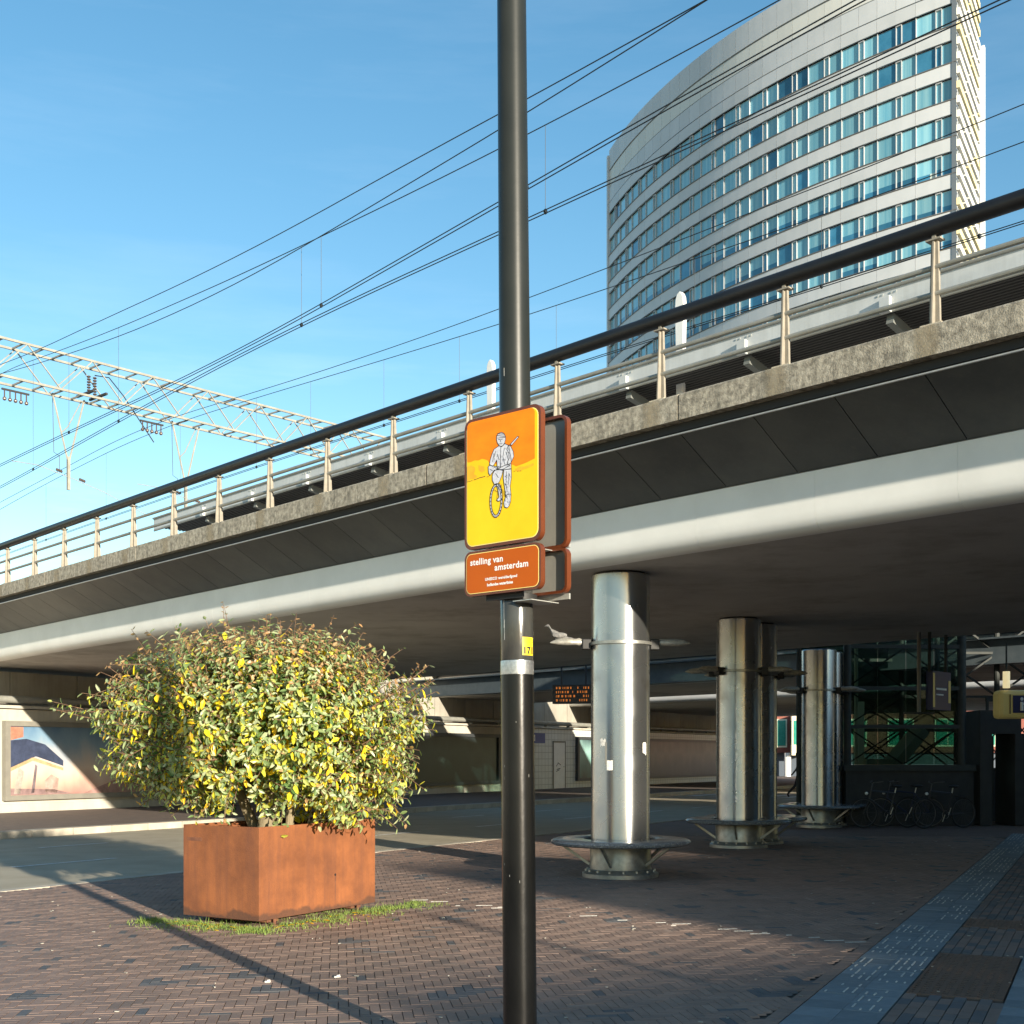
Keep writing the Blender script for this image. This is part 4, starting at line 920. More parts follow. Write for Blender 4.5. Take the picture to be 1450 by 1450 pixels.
MB().tube([(.06,-.242,.17),(.06,-.242,.36)],.035,6).ellipsoid((.06,-.242,.42),(.035,.01,.04),8,5).box((.08,-.245,.3),(.2,-.238,.33)).build('figure', signwhite, ex)
MB().box((-.2,-.235,.1),(-.18,-.226,.52)).box((.33,-.235,.1),(.35,-.226,.52)).build('bracket_line', inkm, ex)
lp = thing('wall_lantern', 'small glowing lantern above the yellow sign', 'lamp', (10.72,26.8,3.1), 0)
MB().tube([(0,0,0),(0,0,.36)], .075, 12).build('lantern_glass', mat('lantern_glow',(.9,.8,.5),emit=(1,.82,.45,.3)), lp, smooth=True); MB().tube([(0,0,.36),(0,0,.98)],.02,6).build('rod', hf, lp)
# bicycles parked in front of the hall base
rimm = mat('rim_dull', (.12,.12,.12), rough=.5, metal=.5)
def wheel(c, r, par):
    b = MB(); n = 32; vs = []; m_ = 6
    for i in range(n):
        a = 2*PI*i/n
        for q in range(m_):
            e = 2*PI*q/m_; rr = r+.018*math.cos(e); vs.append((c[0]+rr*math.cos(a), c[1]+.018*math.sin(e), c[2]+rr*math.sin(a)))
    b.add(vs, [(i*m_+q, i*m_+(q+1)%m_, ((i+1)%n)*m_+(q+1)%m_, ((i+1)%n)*m_+q) for i in range(n) for q in range(m_)]); o_ = b.build('wheel', rubber, par, smooth=True)
    s_ = MB()
    for i in range(14): a = 2*PI*i/14; s_.tube([c,(c[0]+(r-.02)*math.cos(a),c[1],c[2]+(r-.02)*math.sin(a))], .0015, 3)
    s_.build('spokes', rimm, o_)
    b2 = MB().tube([(c[0]+(r-.022)*math.cos(2*PI*i/28), c[1], c[2]+(r-.022)*math.sin(2*PI*i/28)) for i in range(29)], .009, 6); b2.build('rim', rimm, o_)
def bicycle(loc, rz, label, fc):
    t = thing('bicycle', label, 'bicycle', loc, rz, 'bicycles parked at the hall'); r = .34; fm = mat('bike_paint_%d' % round(fc[2]*100), fc, rough=.35)
    wheel((-.54,0,r), .33, t); wheel((.54,0,r), .33, t)
    b = MB(); P = {'bb':(-.08,0,.3),'st':(-.22,0,.78),'ht':(.36,0,.84),'hb':(.4,0,.66),'rw':(-.54,0,r),'fw':(.54,0,r)}
    for a_, c_, rr in (('bb','st',.016),('bb','hb',.018),('st','ht',.016),('ht','hb',.02),('bb','rw',.011),('st','rw',.009),('hb','fw',.012)): b.tube([P[a_],P[c_]], rr, 8)
    b.build('frame', fm, t, smooth=True)
    MB().tube([(-.22,0,.78),(-.25,0,.92)],.013,8).build('seat_post', zinc, t); MB().ellipsoid((-.27,0,.94),(.14,.08,.035),12,6).build('saddle', rubber, t, smooth=True)
    MB().tube([(.36,0,.84),(.33,0,1.0),(.33,-.1,1.03),(.2,-.27,1.05)],.011,6).tube([(.33,0,1.0),(.33,.1,1.03),(.2,.27,1.05)],.011,6).build('handlebar', rimm, t)
    MB().lathe([(.09,-.006),(.09,.006)], 20, (0,0,0)).build('chainwheel', zinc, t).matrix_local = Matrix.Translation((-.08,-.04,.3)) @ Matrix.Rotation(PI/2,4,'X')
    MB().tube([(-.08,-.06,.3),(-.02,-.07,.14)],.01,5).tube([(-.08,.06,.3),(-.14,.07,.46)],.01,5).build('crank', zinc, t)
    MB().box((-.72,-.06,.70),(-.36,.06,.715)).tube([(-.6,.04,.7),(-.54,.03,r)],.007,5).tube([(-.6,-.04,.7),(-.54,-.03,r)],.007,5).build('carrier', rubber, t)
    MB().ellipsoid((.47,0,.78),(.04,.035,.035),8,6).build('headlamp', signwhite, t)
bicycle((9.75,27.9,0), R(200), 'black city bicycle parked against the hall base, the one whose wheel rim shows', (.02,.02,.025))
bicycle((9.0,28.3,0), R(172), 'dark blue city bicycle parked beside the black one at the hall base', (.01,.015,.05))
bicycle((8.5,28.1,0), R(190), 'dark green bicycle parked nearest the farthest column pair', (.01,.03,.02))
# ------------------------------------------------------------------ person half hidden behind the farthest pair of columns
def skin_person(loc, rz):
    t = thing('person', 'person in dark clothes walking, half hidden behind the farthest column pair', 'person', loc, rz)
    J = [(0,0,.95,.12,.10),(0,0,1.15,.13,.10),(0,0,1.38,.15,.10),(0,0,1.50,.055,.055),(0,-.01,1.57,.055,.06),(0,-.02,1.66,.085,.10),(0,-.01,1.74,.06,.07),
         (.17,0,1.42,.05,.05),(.24,.05,1.15,.042,.042),(.22,.22,.92,.033,.033),(.22,.30,.88,.03,.02),
         (-.17,0,1.42,.05,.05),(-.24,-.04,1.15,.042,.042),(-.23,-.2,.95,.033,.033),(-.23,-.28,.93,.03,.02),
         (.09,0,.9,.085,.085),(.10,-.2,.5,.058,.058),(.10,-.34,.1,.04,.04),(.10,-.5,.045,.04,.03),
         (-.09,0,.9,.085,.085),(-.10,.12,.5,.058,.058),(-.10,.42,.16,.04,.04),(-.10,.36,.045,.04,.03)]
    E_ = [(0,1),(1,2),(2,3),(3,4),(4,5),(5,6),(2,7),(7,8),(8,9),(9,10),(2,11),(11,12),(12,13),(13,14),(0,15),(15,16),(16,17),(17,18),(0,19),(19,20),(20,21),(21,22)]
    me = bpy.data.meshes.new('body'); me.from_pydata([j[:3] for j in J], E_, []); ob = bpy.data.objects.new('body', me); C.objects.link(ob)
    sk = ob.modifiers.new('s','SKIN'); 
    for i, j in enumerate(J): me.skin_vertices[0].data[i].radius = (j[3], j[4])
    me.skin_vertices[0].data[0].use_root = True
    sb_ = ob.modifiers.new('u','SUBSURF'); sb_.levels = 1
    dg = bpy.context.evaluated_depsgraph_get(); nm = bpy.data.meshes.new_from_object(ob.evaluated_get(dg)); bpy.data.objects.remove(ob)
    skinm = mat('skin', (.45,.28,.2), rough=.5); cl = mat('dark_cloth', (.02,.022,.03), rough=.8); shm = rubber
    for m_ in (cl, skinm, shm): nm.materials.append(m_)
    for p in nm.polygons:
        z = p.center.z; p.material_index = 1 if (z > 1.5 or (abs(p.center.y) > .25 and .8 < z < 1.0)) else (2 if z < .09 else 0); p.use_smooth = True
    o_ = bpy.data.objects.new('body', nm); C.objects.link(o_); o_.parent = t
    MB().ellipsoid((0,.01,1.70),(.09,.105,.085),12,8).build('hair', mat('dark_hair',(.02,.015,.01),rough=.7), t, smooth=True)
    for s_ in (-1,1): MB().ellipsoid((s_*.033,-.115,1.665),(.012,.008,.009),6,4).build('eye', inkm, t)
    MB().ellipsoid((0,-.125,1.635),(.013,.018,.02),6,4).build('nose', skinm, t)
    for s_ in (-1,1): MB().ellipsoid((s_*.088,0,1.655),(.012,.025,.033),6,4).build('ear', skinm, t)
skin_person((11.08,47.8,0), R(80))
#@@POLE
# ------------------------------------------------------------------ black pole with signs
pole = thing('lamp_post', 'tall black lamp post in the foreground carrying the orange signs', 'lamp post', (.042,6.1,0))
pole.rotation_euler = (0, -.0082, 0)
PR = [(0,.0836),(2.35,.0805),(2.36,.078),(9.5,.058)]
MB().lathe([(.0838,0),(.0826,1.0),(.0815,2.02)], 64).build('lower_shaft', blackpole, pole, smooth=True)
MB().lathe([(.0800,2.02),(.0790,2.45),(.0765,3.5),(.0735,4.6),(.066,7.5),(.061,9.5),(0,9.5)], 64).build('upper_shaft', greypole, pole, smooth=True)
MB().lathe([(.0822,2.022),(.0828,2.03),(.0828,2.082),(.0822,2.09),(.079,2.09)], 64).build('silver_band', silverband, pole, smooth=True)
MB().lathe([(.079,2.09),(.0805,2.095),(.0805,2.43),(.079,2.435)], 64).build('glossy_sleeve', mat('glossy_sleeve',(.05,.05,.045),(.025,.025,.025),rough=.2,scale=8,bump=.15,bscale=25,stretch=(1,1,.4)), pole, smooth=True)
def on_pole(a_c, z, w_, h_, name, m_, rp=.0812, par=pole):
    n = 8; da = w_/rp; vs = [(rp*math.cos(a_c+da*(i/n-.5)), rp*math.sin(a_c+da*(i/n-.5)), z+s_*h_/2) for s_ in (-1,1) for i in range(n+1)]
    return MB().add(vs, [(i,i+1,n+2+i,n+1+i) for i in range(n)]).build(name, m_, par, recalc=False)
yst = on_pole(R(-45), 2.158, .075, .088, 'number_sticker', yellowm)
rs0 = random.Random(3)
def text_mesh(s, size, m_, bold=0.):
    cu = bpy.data.curves.new('text', 'FONT'); cu.body = s; cu.size = size; cu.align_x = 'LEFT'; cu.offset = bold; cu.space_character = 1.07; cu.resolution_u = 3
    ob = bpy.data.objects.new('text', cu); C.objects.link(ob); dg = bpy.context.evaluated_depsgraph_get(); me = bpy.data.meshes.new_from_object(ob.evaluated_get(dg)); bpy.data.objects.remove(ob)
    me.materials.clear(); me.materials.append(m_); return me
def wrap_text(s, size, a0, z, rp, m_, par, bold=.0):
    me = text_mesh(s, size, m_, bold)
    for v in me.vertices: a = a0+v.co.x/rp; zz = z+v.co.y; v.co = (rp*math.cos(a), rp*math.sin(a), zz)
    o_ = bpy.data.objects.new('lettering', me); C.objects.link(o_); o_.parent = par; return o_
wrap_text('171', .046, R(-70), 2.122, .0824, inkm, yst, .0026)
for k in range(2):
    lb_ = MB(); a = R(-66)
    while a < R(-26): 
        l = random.uniform(.03,.09); n_ = 2
        lb_.add([(.0818*math.cos(a+l*q/n_), .0818*math.sin(a+l*q/n_), 2.186-k*.009+h_) for h_ in (0,.0035) for q in range(n_+1)], [(q,q+1,n_+2+q,n_+1+q) for q in range(n_)]); a += l+.02
    lb_.build('small_print', inkm, yst, recalc=False)
for a, z, h_ in ((R(-140),2.33,.16),(R(-138),2.24,.1),(R(-70),2.3,.05),(R(-132),3.5,.04)):
    on_pole(a, z, .003, h_, 'scratch', stickerm, .0812 if z < 2.4 else .0775)
scrm = mat('scratch_grey', (.3,.3,.28), rough=.6)
for _ in range(7):
    z_ = rs0.uniform(.7, 2.0); on_pole(R(rs0.uniform(-150,-35)), z_, rs0.uniform(.001,.0025), rs0.uniform(.003,.018), 'scratch', scrm, .0838-.0011*z_+.0004)
def rrect(w_, h_, r, n=6):
    pts = []
    for cx, cy, a0 in ((w_/2-r,h_/2-r,0),(-w_/2+r,h_/2-r,90),(-w_/2+r,-h_/2+r,180),(w_/2-r,-h_/2+r,270)):
        for i in range(n+1): a = R(a0+90*i/n); pts.append((cx+r*math.cos(a), cy+r*math.sin(a)))
    return pts
SIGN_C = Vector((-.046,5.99,0)); SRZ = math.atan2(-.665,.747)
def sign(name, label, zc, w_, h_, front=True, r=.045):
    t = thing(name, label, 'sign', SIGN_C+Vector((0,0,zc)) + (Vector((0,0,0)) if front else Vector((.665*.215,.747*.215,0))), SRZ if front else SRZ+PI)
    f = lambda a,b,d: (a,d,b)
    MB().prism(rrect(w_,h_,r), -.006, -.002, f).build('face_plate', signbrown, t)
    # return flange round the edge
    o_ = rrect(w_,h_,r,8); i_ = rrect(w_-.028,h_-.028,r-.012,8); n = len(o_); b = MB()
    b.add([(a,-.002,c) for a,c in o_]+[(a,.026,c) for a,c in o_]+[(a,.026,c) for a,c in i_]+[(a,-.0005,c) for a,c in i_], [(k*n+i,k*n+(i+1)%n,(k+1)*n+(i+1)%n,(k+1)*n+i) for k in range(3) for i in range(n)])
    b.build('edge_flange', signbrown, t, smooth=True)
    if not front:
        MB().prism(rrect(w_-.03,h_-.03,r-.013), -.0015, .002, f).build('back_face', signback, t)
    return t, f
W1, H1 = .497, .645
sg1, f = sign('information_sign', 'orange and yellow sign showing a soldier on a bicycle, mounted on the lamp post', 2.965, W1, H1)
MB().prism(rrect(W1-.03,H1-.03,.04), -.0068, -.006, f).build('border_line', signline, sg1)
MB().prism(rrect(W1-.038,H1-.038,.037), -.0076, -.0068, f).build('yellow_field', signyellow, sg1)
def uvc(x, y):     # print layout: drawing units -> metres on the face
    u_ = (x-92)/(604-92); top = 166-98*u_; bot = 1052-74*u_; v_ = (y-top)/(bot-top); return ((u_-.5)*W1, (.5-v_)*H1)
def pr_poly(pts, layer, m_, name='printed_shape', par=None):
    q = [uvc(*p) for p in pts]; d = -.0078-.0004*layer
    MB().add([(a,d,b) for a,b in q], [tuple(range(len(q)))]).build(name, m_, par or sg1, recalc=False)
def pr_line(pts, layer, wd, m_, name='ink_line', cl=False):
    q = [uvc(*p) for p in pts]; d = -.0078-.0004*layer; b = MB()
    if cl: q = q+[q[0]]
    for (x0,y0),(x1,y1) in zip(q[:-1], q[1:]):
        dx, dy = x1-x0, y1-y0; l = math.hypot(dx,dy) or 1; nx, ny = -dy/l*wd/2, dx/l*wd/2; ex_, ey_ = dx/l*wd*.3, dy/l*wd*.3
        b.add([(x0+nx-ex_,d,y0+ny-ey_),(x0-nx-ex_,d,y0-ny-ey_),(x1-nx+ex_,d,y1-ny+ey_),(x1+nx+ex_,d,y1+ny+ey_)], [(0,1,2,3)])
    return b
# orange sky with ragged lower edge
top_r = [(112,205),(122,186),(140,176)]+[(x,176-(x-140)*.187) for x in range(160,545,20)]+[(552,102),(562,112),(567,130)]
edge = [(567,440),(545,450),(520,462),(500,470),(470,480),(445,488),(430,478),(400,470),(360,470),(320,466),(290,470),(270,466),(255,440),(235,432),(215,428),(190,438),(165,436),(140,446),(118,450),(112,440)]
pr_poly(list(reversed(top_r))+[(112,440)]+list(reversed(edge))[1:], 0, signorange)
pr_poly([(112,478),(140,470),(165,482),(170,500),(160,530),(185,545),(165,562),(140,560),(125,572),(112,575)], 1, signamber); pr_poly([(440,505),(470,488),(500,492),(535,478),(560,470),(560,485),(530,500),(490,512),(455,522)], 1, signamber)
pr_poly([(190,470),(230,480),(235,510),(215,520),(195,505)], 1, signamber)
ln = pr_line([(112,582),(135,577),(150,572)],2,.002,inkm); ln2 = pr_line([(160,570),(200,556),(238,548)],2,.003,inkm); ln.add(ln2.v, ln2.f)
for a,b_ in (((250,552),(262,550)),((430,520),(442,518)),((455,521),(462,520)),((470,520),(480,519))): l3 = pr_line([a,b_],2,.002,inkm); ln.add(l3.v,l3.f)
ln.build('horizon_line', inkm, sg1, recalc=False)
fig = {'head':[(316,300),(318,275),(330,260),(348,254),(366,262),(377,285),(377,305),(371,328),(360,344),(345,350),(333,342),(322,325)],
 'gun':[(408,338),(457,286),(465,292),(418,346)],
 'jacket':[(333,345),(300,366),(288,392),(275,432),(268,468),(290,482),(300,470),(318,440),(322,500),(350,510),(415,502),(414,440),(398,345),(372,332),(352,352)],
 'sleeve':[(398,342),(412,352),(428,385),(433,420),(420,450),(408,470),(390,474),(388,458),(402,432),(398,395),(385,370)],
 'hands':[(260,482),(272,474),(292,480),(345,490),(392,470),(405,480),(360,505),(300,508),(285,528),(272,544),(262,524)],
 'thigh':[(318,502),(360,512),(352,548),(335,590),(318,606),(300,602),(288,575),(288,540),(300,515)],
 'leg':[(366,508),(416,504),(417,560),(408,620),(414,672),(412,720),(402,752),(388,766),(370,758),(366,730),(378,690),(370,620),(362,560)],
 'shin':[(316,604),(338,600),(352,640),(356,690),(346,712),(330,720),(318,712),(334,690),(328,650)]}
ink = MB(); lay = 3
for nm, pts in fig.items():
    pr_poly(pts, lay, figm, 'figure_'+nm); b = pr_line(pts, lay+.6, .0032, inkm, cl=True); ink.add(b.v, b.f); lay += .1
def ring(cx, cy, rx, ry, n=40): return [(cx+rx*math.cos(2*PI*i/n)+.0, cy+ry*math.sin(2*PI*i/n)-8*math.cos(2*PI*i/n)) for i in range(n)]
wr = MB(); qa = [uvc(*p) for p in ring(314,714,43,114)]; qb = [uvc(*p) for p in ring(314,714,32,97)]; n = len(qa); d = -.0086
wr.add([(a,d,b) for a,b in qa]+[(a,d,b) for a,b in qb], [(i,(i+1)%n,n+(i+1)%n,n+i) for i in range(n)]); wr.build('figure_wheel', figm, sg1, recalc=False)
for rr in ((43,114),(32,97)): b = pr_line(ring(314,714,*rr), 4.5, .0034, inkm, cl=True); ink.add(b.v,b.f)
for pts in ([(335,605),(325,660),(318,712)],[(350,606),(345,700)],[(300,640),(322,655)],[(358,640),(372,690)],[(322,292),(375,290)],[(330,300),(345,305),(360,300)],[(345,305),(342,322)],[(335,332),(355,332)],[(346,352),(342,495)],[(322,400),(335,440)],[(370,360),(360,420),(372,470)],[(382,392),(396,440)],[(300,400),(290,450)],[(312,380),(300,420)],[(300,490),(340,498)],[(385,520),(380,600),(390,660)],[(400,530),(398,600)],[(310,530),(330,560)],[(376,680),(408,672)],[(322,262),(372,268)],[(272,500),(290,512)],[(318,275),(378,283)]):
    b = pr_line(pts, 5, .0022, inkm); ink.add(b.v,b.f)
for _ in range(70):
    y_ = random.uniform(360,740); x_ = random.uniform(*( (300,405) if y_ < 500 else ((372,408)) )); b = pr_line([(x_,y_),(x_+random.uniform(-9,9),y_+random.uniform(4,16))], 5, .0014, inkm); ink.add(b.v,b.f)
for k in range(26): 
    a = 2*PI*k/26; b = pr_line([(314+38*math.cos(a),714+106*math.sin(a)-8*math.cos(a)),(314+41*math.cos(a+.06),714+109*math.sin(a+.06)-8*math.cos(a))],5,.003,inkm); ink.add(b.v,b.f)
ink.build('ink_drawing', inkm, sg1, recalc=False)
H2 = .222
sg2, f = sign('name_sign', 'small orange-brown sign reading stelling van amsterdam below the picture sign', 2.522, W1, H2, r=.04)
MB().prism(rrect(W1-.024,H2-.024,.032), -.0066, -.006, f).build('border_line', signline, sg2)
MB().prism(rrect(W1-.030,H2-.030,.029), -.0072, -.0066, f).build('orange_field', signorange2, sg2)
def put_text(s, size, x, z, par, m_=signwhite, bold=.0, sx_=1.0):
    me = text_mesh(s, size, m_, bold)
    xs = [v.co.x for v in me.vertices]; x0 = min(xs)
    for v in me.vertices: v.co = (x+(v.co.x-x0)*sx_, -.0078, z+v.co.y)
    o_ = bpy.data.objects.new('lettering', me); C.objects.link(o_); o_.parent = par; return max((a-x0)*sx_ for a in xs)
put_text('stelling van', .043, -.208, .042, sg2, bold=.0011, sx_=1.06)
put_text('amsterdam', .043, -.045, .002, sg2, bold=.0011, sx_=1.06)
put_text('UNESCO werelderfgoed', .0185, -.108, -.042, sg2, bold=.0007, sx_=1.05)
put_text('hollandse waterlinies', .0185, -.095, -.070, sg2, bold=.0009, sx_=1.0)
sign('back_sign', 'brown-framed grey back of a tall sign facing away behind the picture sign', 2.955, W1, H1, False)
sign('back_sign_small', 'brown-framed grey back of a small sign facing away behind the name sign', 2.522, W1, H2, False, .04)
# mounting channels and clamps
br = thing('sign_bracket', 'pair of black clamps and pale steel angles holding the signs to the lamp post', 'bracket', (.033,6.1,0), SRZ)
for z in (2.40, 2.652):
    MB().lathe([(.081,z-.014),(.092,z-.014),(.092,z+.014),(.081,z+.014)], 32).build('clamp', rubber, br, smooth=True)
    MB().box((-.12,-.107,z-.014),(.12,-.096,z+.014)).build('cross_bar', rubber if z != 2.652 else zinc, br); MB().box((-.12,.098,z-.014),(.24,.109,z+.014)).build('cross_bar', zinc, br)
    MB().box((.05,-.10,z-.03),(.17,.105,z-.026)).build('angle_plate', zinc, br)
#@@PLANTER
# ------------------------------------------------------------------ corten planter
PA = Vector((-2.37,11.57)); ea = Vector((-.83,.50)).normalized(); eb = Vector((.50,.83)).normalized()   # short and long side directions
PW, PLn, PZ0, PZ1 = .98, 1.78, .075, .955
pl = thing('planter', 'large rust-brown steel box planter on low feet standing on the brick plaza', 'planter', (PA.x,PA.y,0), math.atan2(eb.y,eb.x))
tk = .012  # local x along long side (eb), y along short side (ea)
f4 = [((0,0,PZ0),(PLn,tk,PZ1)), ((0,PW-tk,PZ0),(PLn,PW,PZ1)), ((0,tk,PZ0),(tk,PW-tk,PZ1)), ((PLn-tk,tk,PZ0),(PLn,PW-tk,PZ1))]
for a_, b_ in f4: MB().box(a_, b_).build('side_panel', corten, pl)
for x0, y0, x1, y1 in ((0,tk,PLn,.04),(0,PW-.04,PLn,PW-tk)): MB().box((x0+tk,y0,PZ1-.03),(x1-tk,y1,PZ1-.018)).build('rim', corten, pl)
MB().box((tk,tk,PZ0+.01),(PLn-tk,PW-tk,PZ0+.02)).build('bottom', cortendark, pl)
so_ = MB(); nx, ny = 30, 16
so_.add([(tk+(PLn-2*tk)*i/nx, tk+(PW-2*tk)*j/ny, .84+.05*noise.noise(Vector((i*.3,j*.3,0)))) for j in range(ny+1) for i in range(nx+1)], [(j*(nx+1)+i,j*(nx+1)+i+1,(j+1)*(nx+1)+i+1,(j+1)*(nx+1)+i) for j in range(ny) for i in range(nx)])
so_.build('soil', soilm, pl, smooth=True, recalc=False)
for x in (.22, PLn-.28):
    MB().box((x,.10,.03),(x+.16,PW-.10,PZ0)).build('skid', cortendark, pl)
    for y in (.05, PW-.10): MB().tube([(x+.05,y,.0),(x+.05,y,PZ0)], .016, 8).tube([(x+.05,y,0),(x+.05,y,.012)], .045, 12).build('foot', cortendark, pl)
MB().tube([(1.12,-.0015,.42),(1.12,.004,.42)], .014, 12).build('drain_hole', inkm, pl)
MB().add([(1.112,-.001,.41),(1.128,-.001,.41),(1.124,-.001,.16),(1.116,-.001,.16)],[(0,1,2,3)]).build('drain_stain', cortendark, pl, recalc=False)
MB().box((-.0016,PW-.25,.80),(-.0005,PW-.05,.835)).build('worn_label', cortendark, pl)
# ------------------------------------------------------------------ shrub
BC = Vector((-2.48,12.62,1.90))
sh = thing('shrub', 'dense round evergreen shrub with grey-green, yellow and orange leaves growing in the planter', 'shrub', (BC.x,BC.y,.85))
LZ = .85
def shell(d):   # radius of the crown in direction d (camera-like frame)
    x, y, z = d
    up = 1.0 if z > 0 else (1.08 if x > .1 else .92)
    rx = 1.66 if x > 0 else 1.76
    r = (abs(x/rx)**2.5+abs(y/1.25)**2.5+abs(z/up)**2.5)**(-.4)
    return r*(.99+.16*noise.noise(Vector((x*2.2,y*2.2,z*2.2+5)))+.09*noise.noise(Vector((x*5,y*5,z*5))))
def leaf_geo(mb, p, dirv, nrm, ln_, wd):
    s = dirv.cross(nrm).normalized(); nn = s.cross(dirv).normalized()
    c = -nn*wd*.22; droop = -nn*ln_*.10
    pts = [p, p+dirv*ln_*.35+s*wd*.5, p+dirv*ln_*.75+s*wd*.36+droop*.6, p+dirv*ln_+droop*1.6, p+dirv*ln_*.75-s*wd*.36+droop*.6, p+dirv*ln_*.35-s*wd*.5, p+dirv*ln_*.4+c, p+dirv*ln_*.75+c+droop*.5]
    mb.add(pts, [(0,1,6),(1,2,7,6),(2,3,7),(0,6,5),(6,7,4,5),(7,3,4)])
leaves = []; twigs = MB()
rs = random.Random(11)
def shoot(tip_dir, r_out, extra=False):
    d = Vector(tip_dir).normalized(); end = BC+d*r_out; L0 = rs.uniform(.35,.6) if not extra else rs.uniform(.5,.7)
    bend = Vector((rs.gauss(0,.12), rs.gauss(0,.12), rs.gauss(.02,.12))); st = BC+d*(r_out-L0)-Vector((0,0,.12))+bend
    mid = (st+end)/2+Vector((rs.gauss(0,.03),rs.gauss(0,.03),.03)); tp = end+Vector((0,0,rs.uniform(-.03,.09) if d.z > -.1 else rs.uniform(-.12,.02)))
    pts = [st, mid, tp]; twigs.tube([p-Vector((BC.x,BC.y,LZ)) for p in pts], [.006,.0045,.002], 4, caps=False)
    n = rs.randint(13,19); topness = d.z*.6+.4*(end.z-BC.z)
    for i in range(n):
        t_ = (i+rs.random())/n; p = st.lerp(mid, t_*2) if t_ < .5 else mid.lerp(tp, t_*2-1)
        ax = (tp-st).normalized(); ang_ = i*2.4+rs.uniform(-.4,.4)
        side = ax.orthogonal().normalized(); side.rotate(Matrix.Rotation(ang_,3,ax) .to_quaternion())
        dv = (ax*rs.uniform(.25,.6)+side*.9+Vector((0,0,-.38 if t_ < .8 else -.0))).normalized()
        nrm = (Vector((0,0,1))*.45+d*.95+Vector((rs.gauss(0,.38),rs.gauss(0,.38),rs.gauss(0,.3)))).normalized()
        if abs(nrm.dot(dv)) > .9: nrm = Vector((0,0,1))
        rr = rs.random(); ln_ = rs.uniform(.056,.094); wd = ln_*rs.uniform(.36,.48)
        if t_ > .72 and topness > .28 and rr < .6: tone = rs.uniform(.92,1); ln_ *= .7
        elif t_ > .8 and rr < .10: tone = rs.uniform(.9,.98); ln_ *= .75
        elif rr < .10: tone = rs.uniform(.72,.88); ln_ *= 1.25; wd *= 1.35; dv = (dv+Vector((0,0,-.9))).normalized()
        elif rr < .36: tone = rs.uniform(.64,.72)
        elif t_ < .35: tone = rs.uniform(0,.35)
        else: tone = min(.6, max(0, rs.gauss(.44,.12)))
        leaves.append((p, dv, nrm, ln_, wd, tone))
for _ in range(2050):
    while True:
        d = Vector((rs.gauss(0,1),rs.gauss(0,1),rs.gauss(0,1))).normalized()
        if d.z > -.78: break
    if d.z < -.38 and -.6 < d.x < .42: 
        if rs.random() < .62: continue
    r_ = shell(d); r_ *= 1-.42*rs.random()**2.6
    shoot(d, r_)
for x_, z_, ex_ in ((-.30,1.0,1.13),(.05,1,1.14),(.33,1,1.12),(-.9,.65,1.14),(-.75,.85,1.08),(-1.6,.12,1.12),(-1.5,.3,1.07),(.85,.85,1.06),(.6,1,1.08),(1.6,.0,1.04),(1.55,-.3,1.02),(-.1,1.1,1.06),(-1.3,.5,1.08),(.2,1.1,1.07),(-.5,1,1.08),(1.2,-.6,1.06),(1.05,-.7,1.12),(1.3,-.45,1.06)):
    for k in range(3):
        d = Vector((x_+rs.gauss(0,.04),-.25+rs.gauss(0,.25),z_+rs.gauss(0,.03))).normalized(); shoot(d, shell(d)*(ex_+(.07 if z_ > 0 else 0))*rs.uniform(.95,1), True)
leaves.sort(key=lambda l: l[0].y+rs.random()*.5)
org = Vector((BC.x,BC.y,LZ))
big = [l for l in leaves if l[0].y < BC.y-.6][:300]; bigset = set(id(l) for l in big)
mb = MB(); tn = []
for l in leaves:
    if id(l) in bigset: continue
    leaf_geo(mb, l[0]-org, *l[1:5]); tn += [l[5]]*6
fo = mb.build('foliage', leafm, sh, stuff=True, recalc=False); set_tone(fo.data, tn)
lm = {}
for l in big:
    key = round(l[5]*14)
    if key not in lm:
        m2 = MB(); leaf_geo(m2, Vector((0,0,0)), Vector((1,0,0)), Vector((0,0,1)), 1, .42); me = m2.mesh('leaf', leafm); set_tone(me, [key/14]*6); lm[key] = me
    x_ = l[1].normalized(); s_ = x_.cross(l[2]).normalized(); n_ = s_.cross(x_).normalized()
    Rm = Matrix((x_, s_*-1, n_)).transposed().to_4x4()
    link_copy(lm[key], 'leaf', sh, M=Matrix.Translation(l[0]-org) @ Rm @ Matrix.Scale(l[3],4))
twigs.build('twigs', twigm, sh, stuff=True, recalc=False)
MB().tube([(.02,-.22,.0),(.05,-.2,.3),(.12,-.1,.8),(.1,0,1.2)], [.11,.09,.06,.03], 12).build('trunk', barkm, sh, smooth=True)
MB().tube([(.24,-.2,.0),(.26,-.2,.3),(.35,-.1,.9)], [.045,.04,.02], 10).build('trunk', barkm, sh, smooth=True)
MB().tube([(-.12,-.05,.0),(-.3,0,.4),(-.6,0,.9)], [.06,.05,.02], 10).build('trunk', barkm, sh, smooth=True)
for k in range(26):
    a = 2*PI*k/26+rs.random()*.3; e = rs.uniform(.1,1.1); l = rs.uniform(.7,1.2); st = Vector((rs.uniform(-.1,.3),rs.uniform(-.2,.1),rs.uniform(.25,.6)))
    en = st+Vector((math.cos(a)*math.cos(e)*l*1.1,math.sin(a)*math.cos(e)*l*.8,math.sin(e)*l)); MB().tube([st,(st+en)/2+Vector((0,0,.08)),en],[.022,.014,.006],6).build('branch', barkm, sh, smooth=True)
for k in range(9): 
    st = Vector((.42,-.25,.02)); en = st+Vector((rs.uniform(.05,.32),rs.uniform(-.1,.1),rs.uniform(.08,.3))); MB().tube([st,(st+en)/2+Vector((0,0,.02)),en],[.01,.007,.003],5).build('bare_twig', barkm, sh)
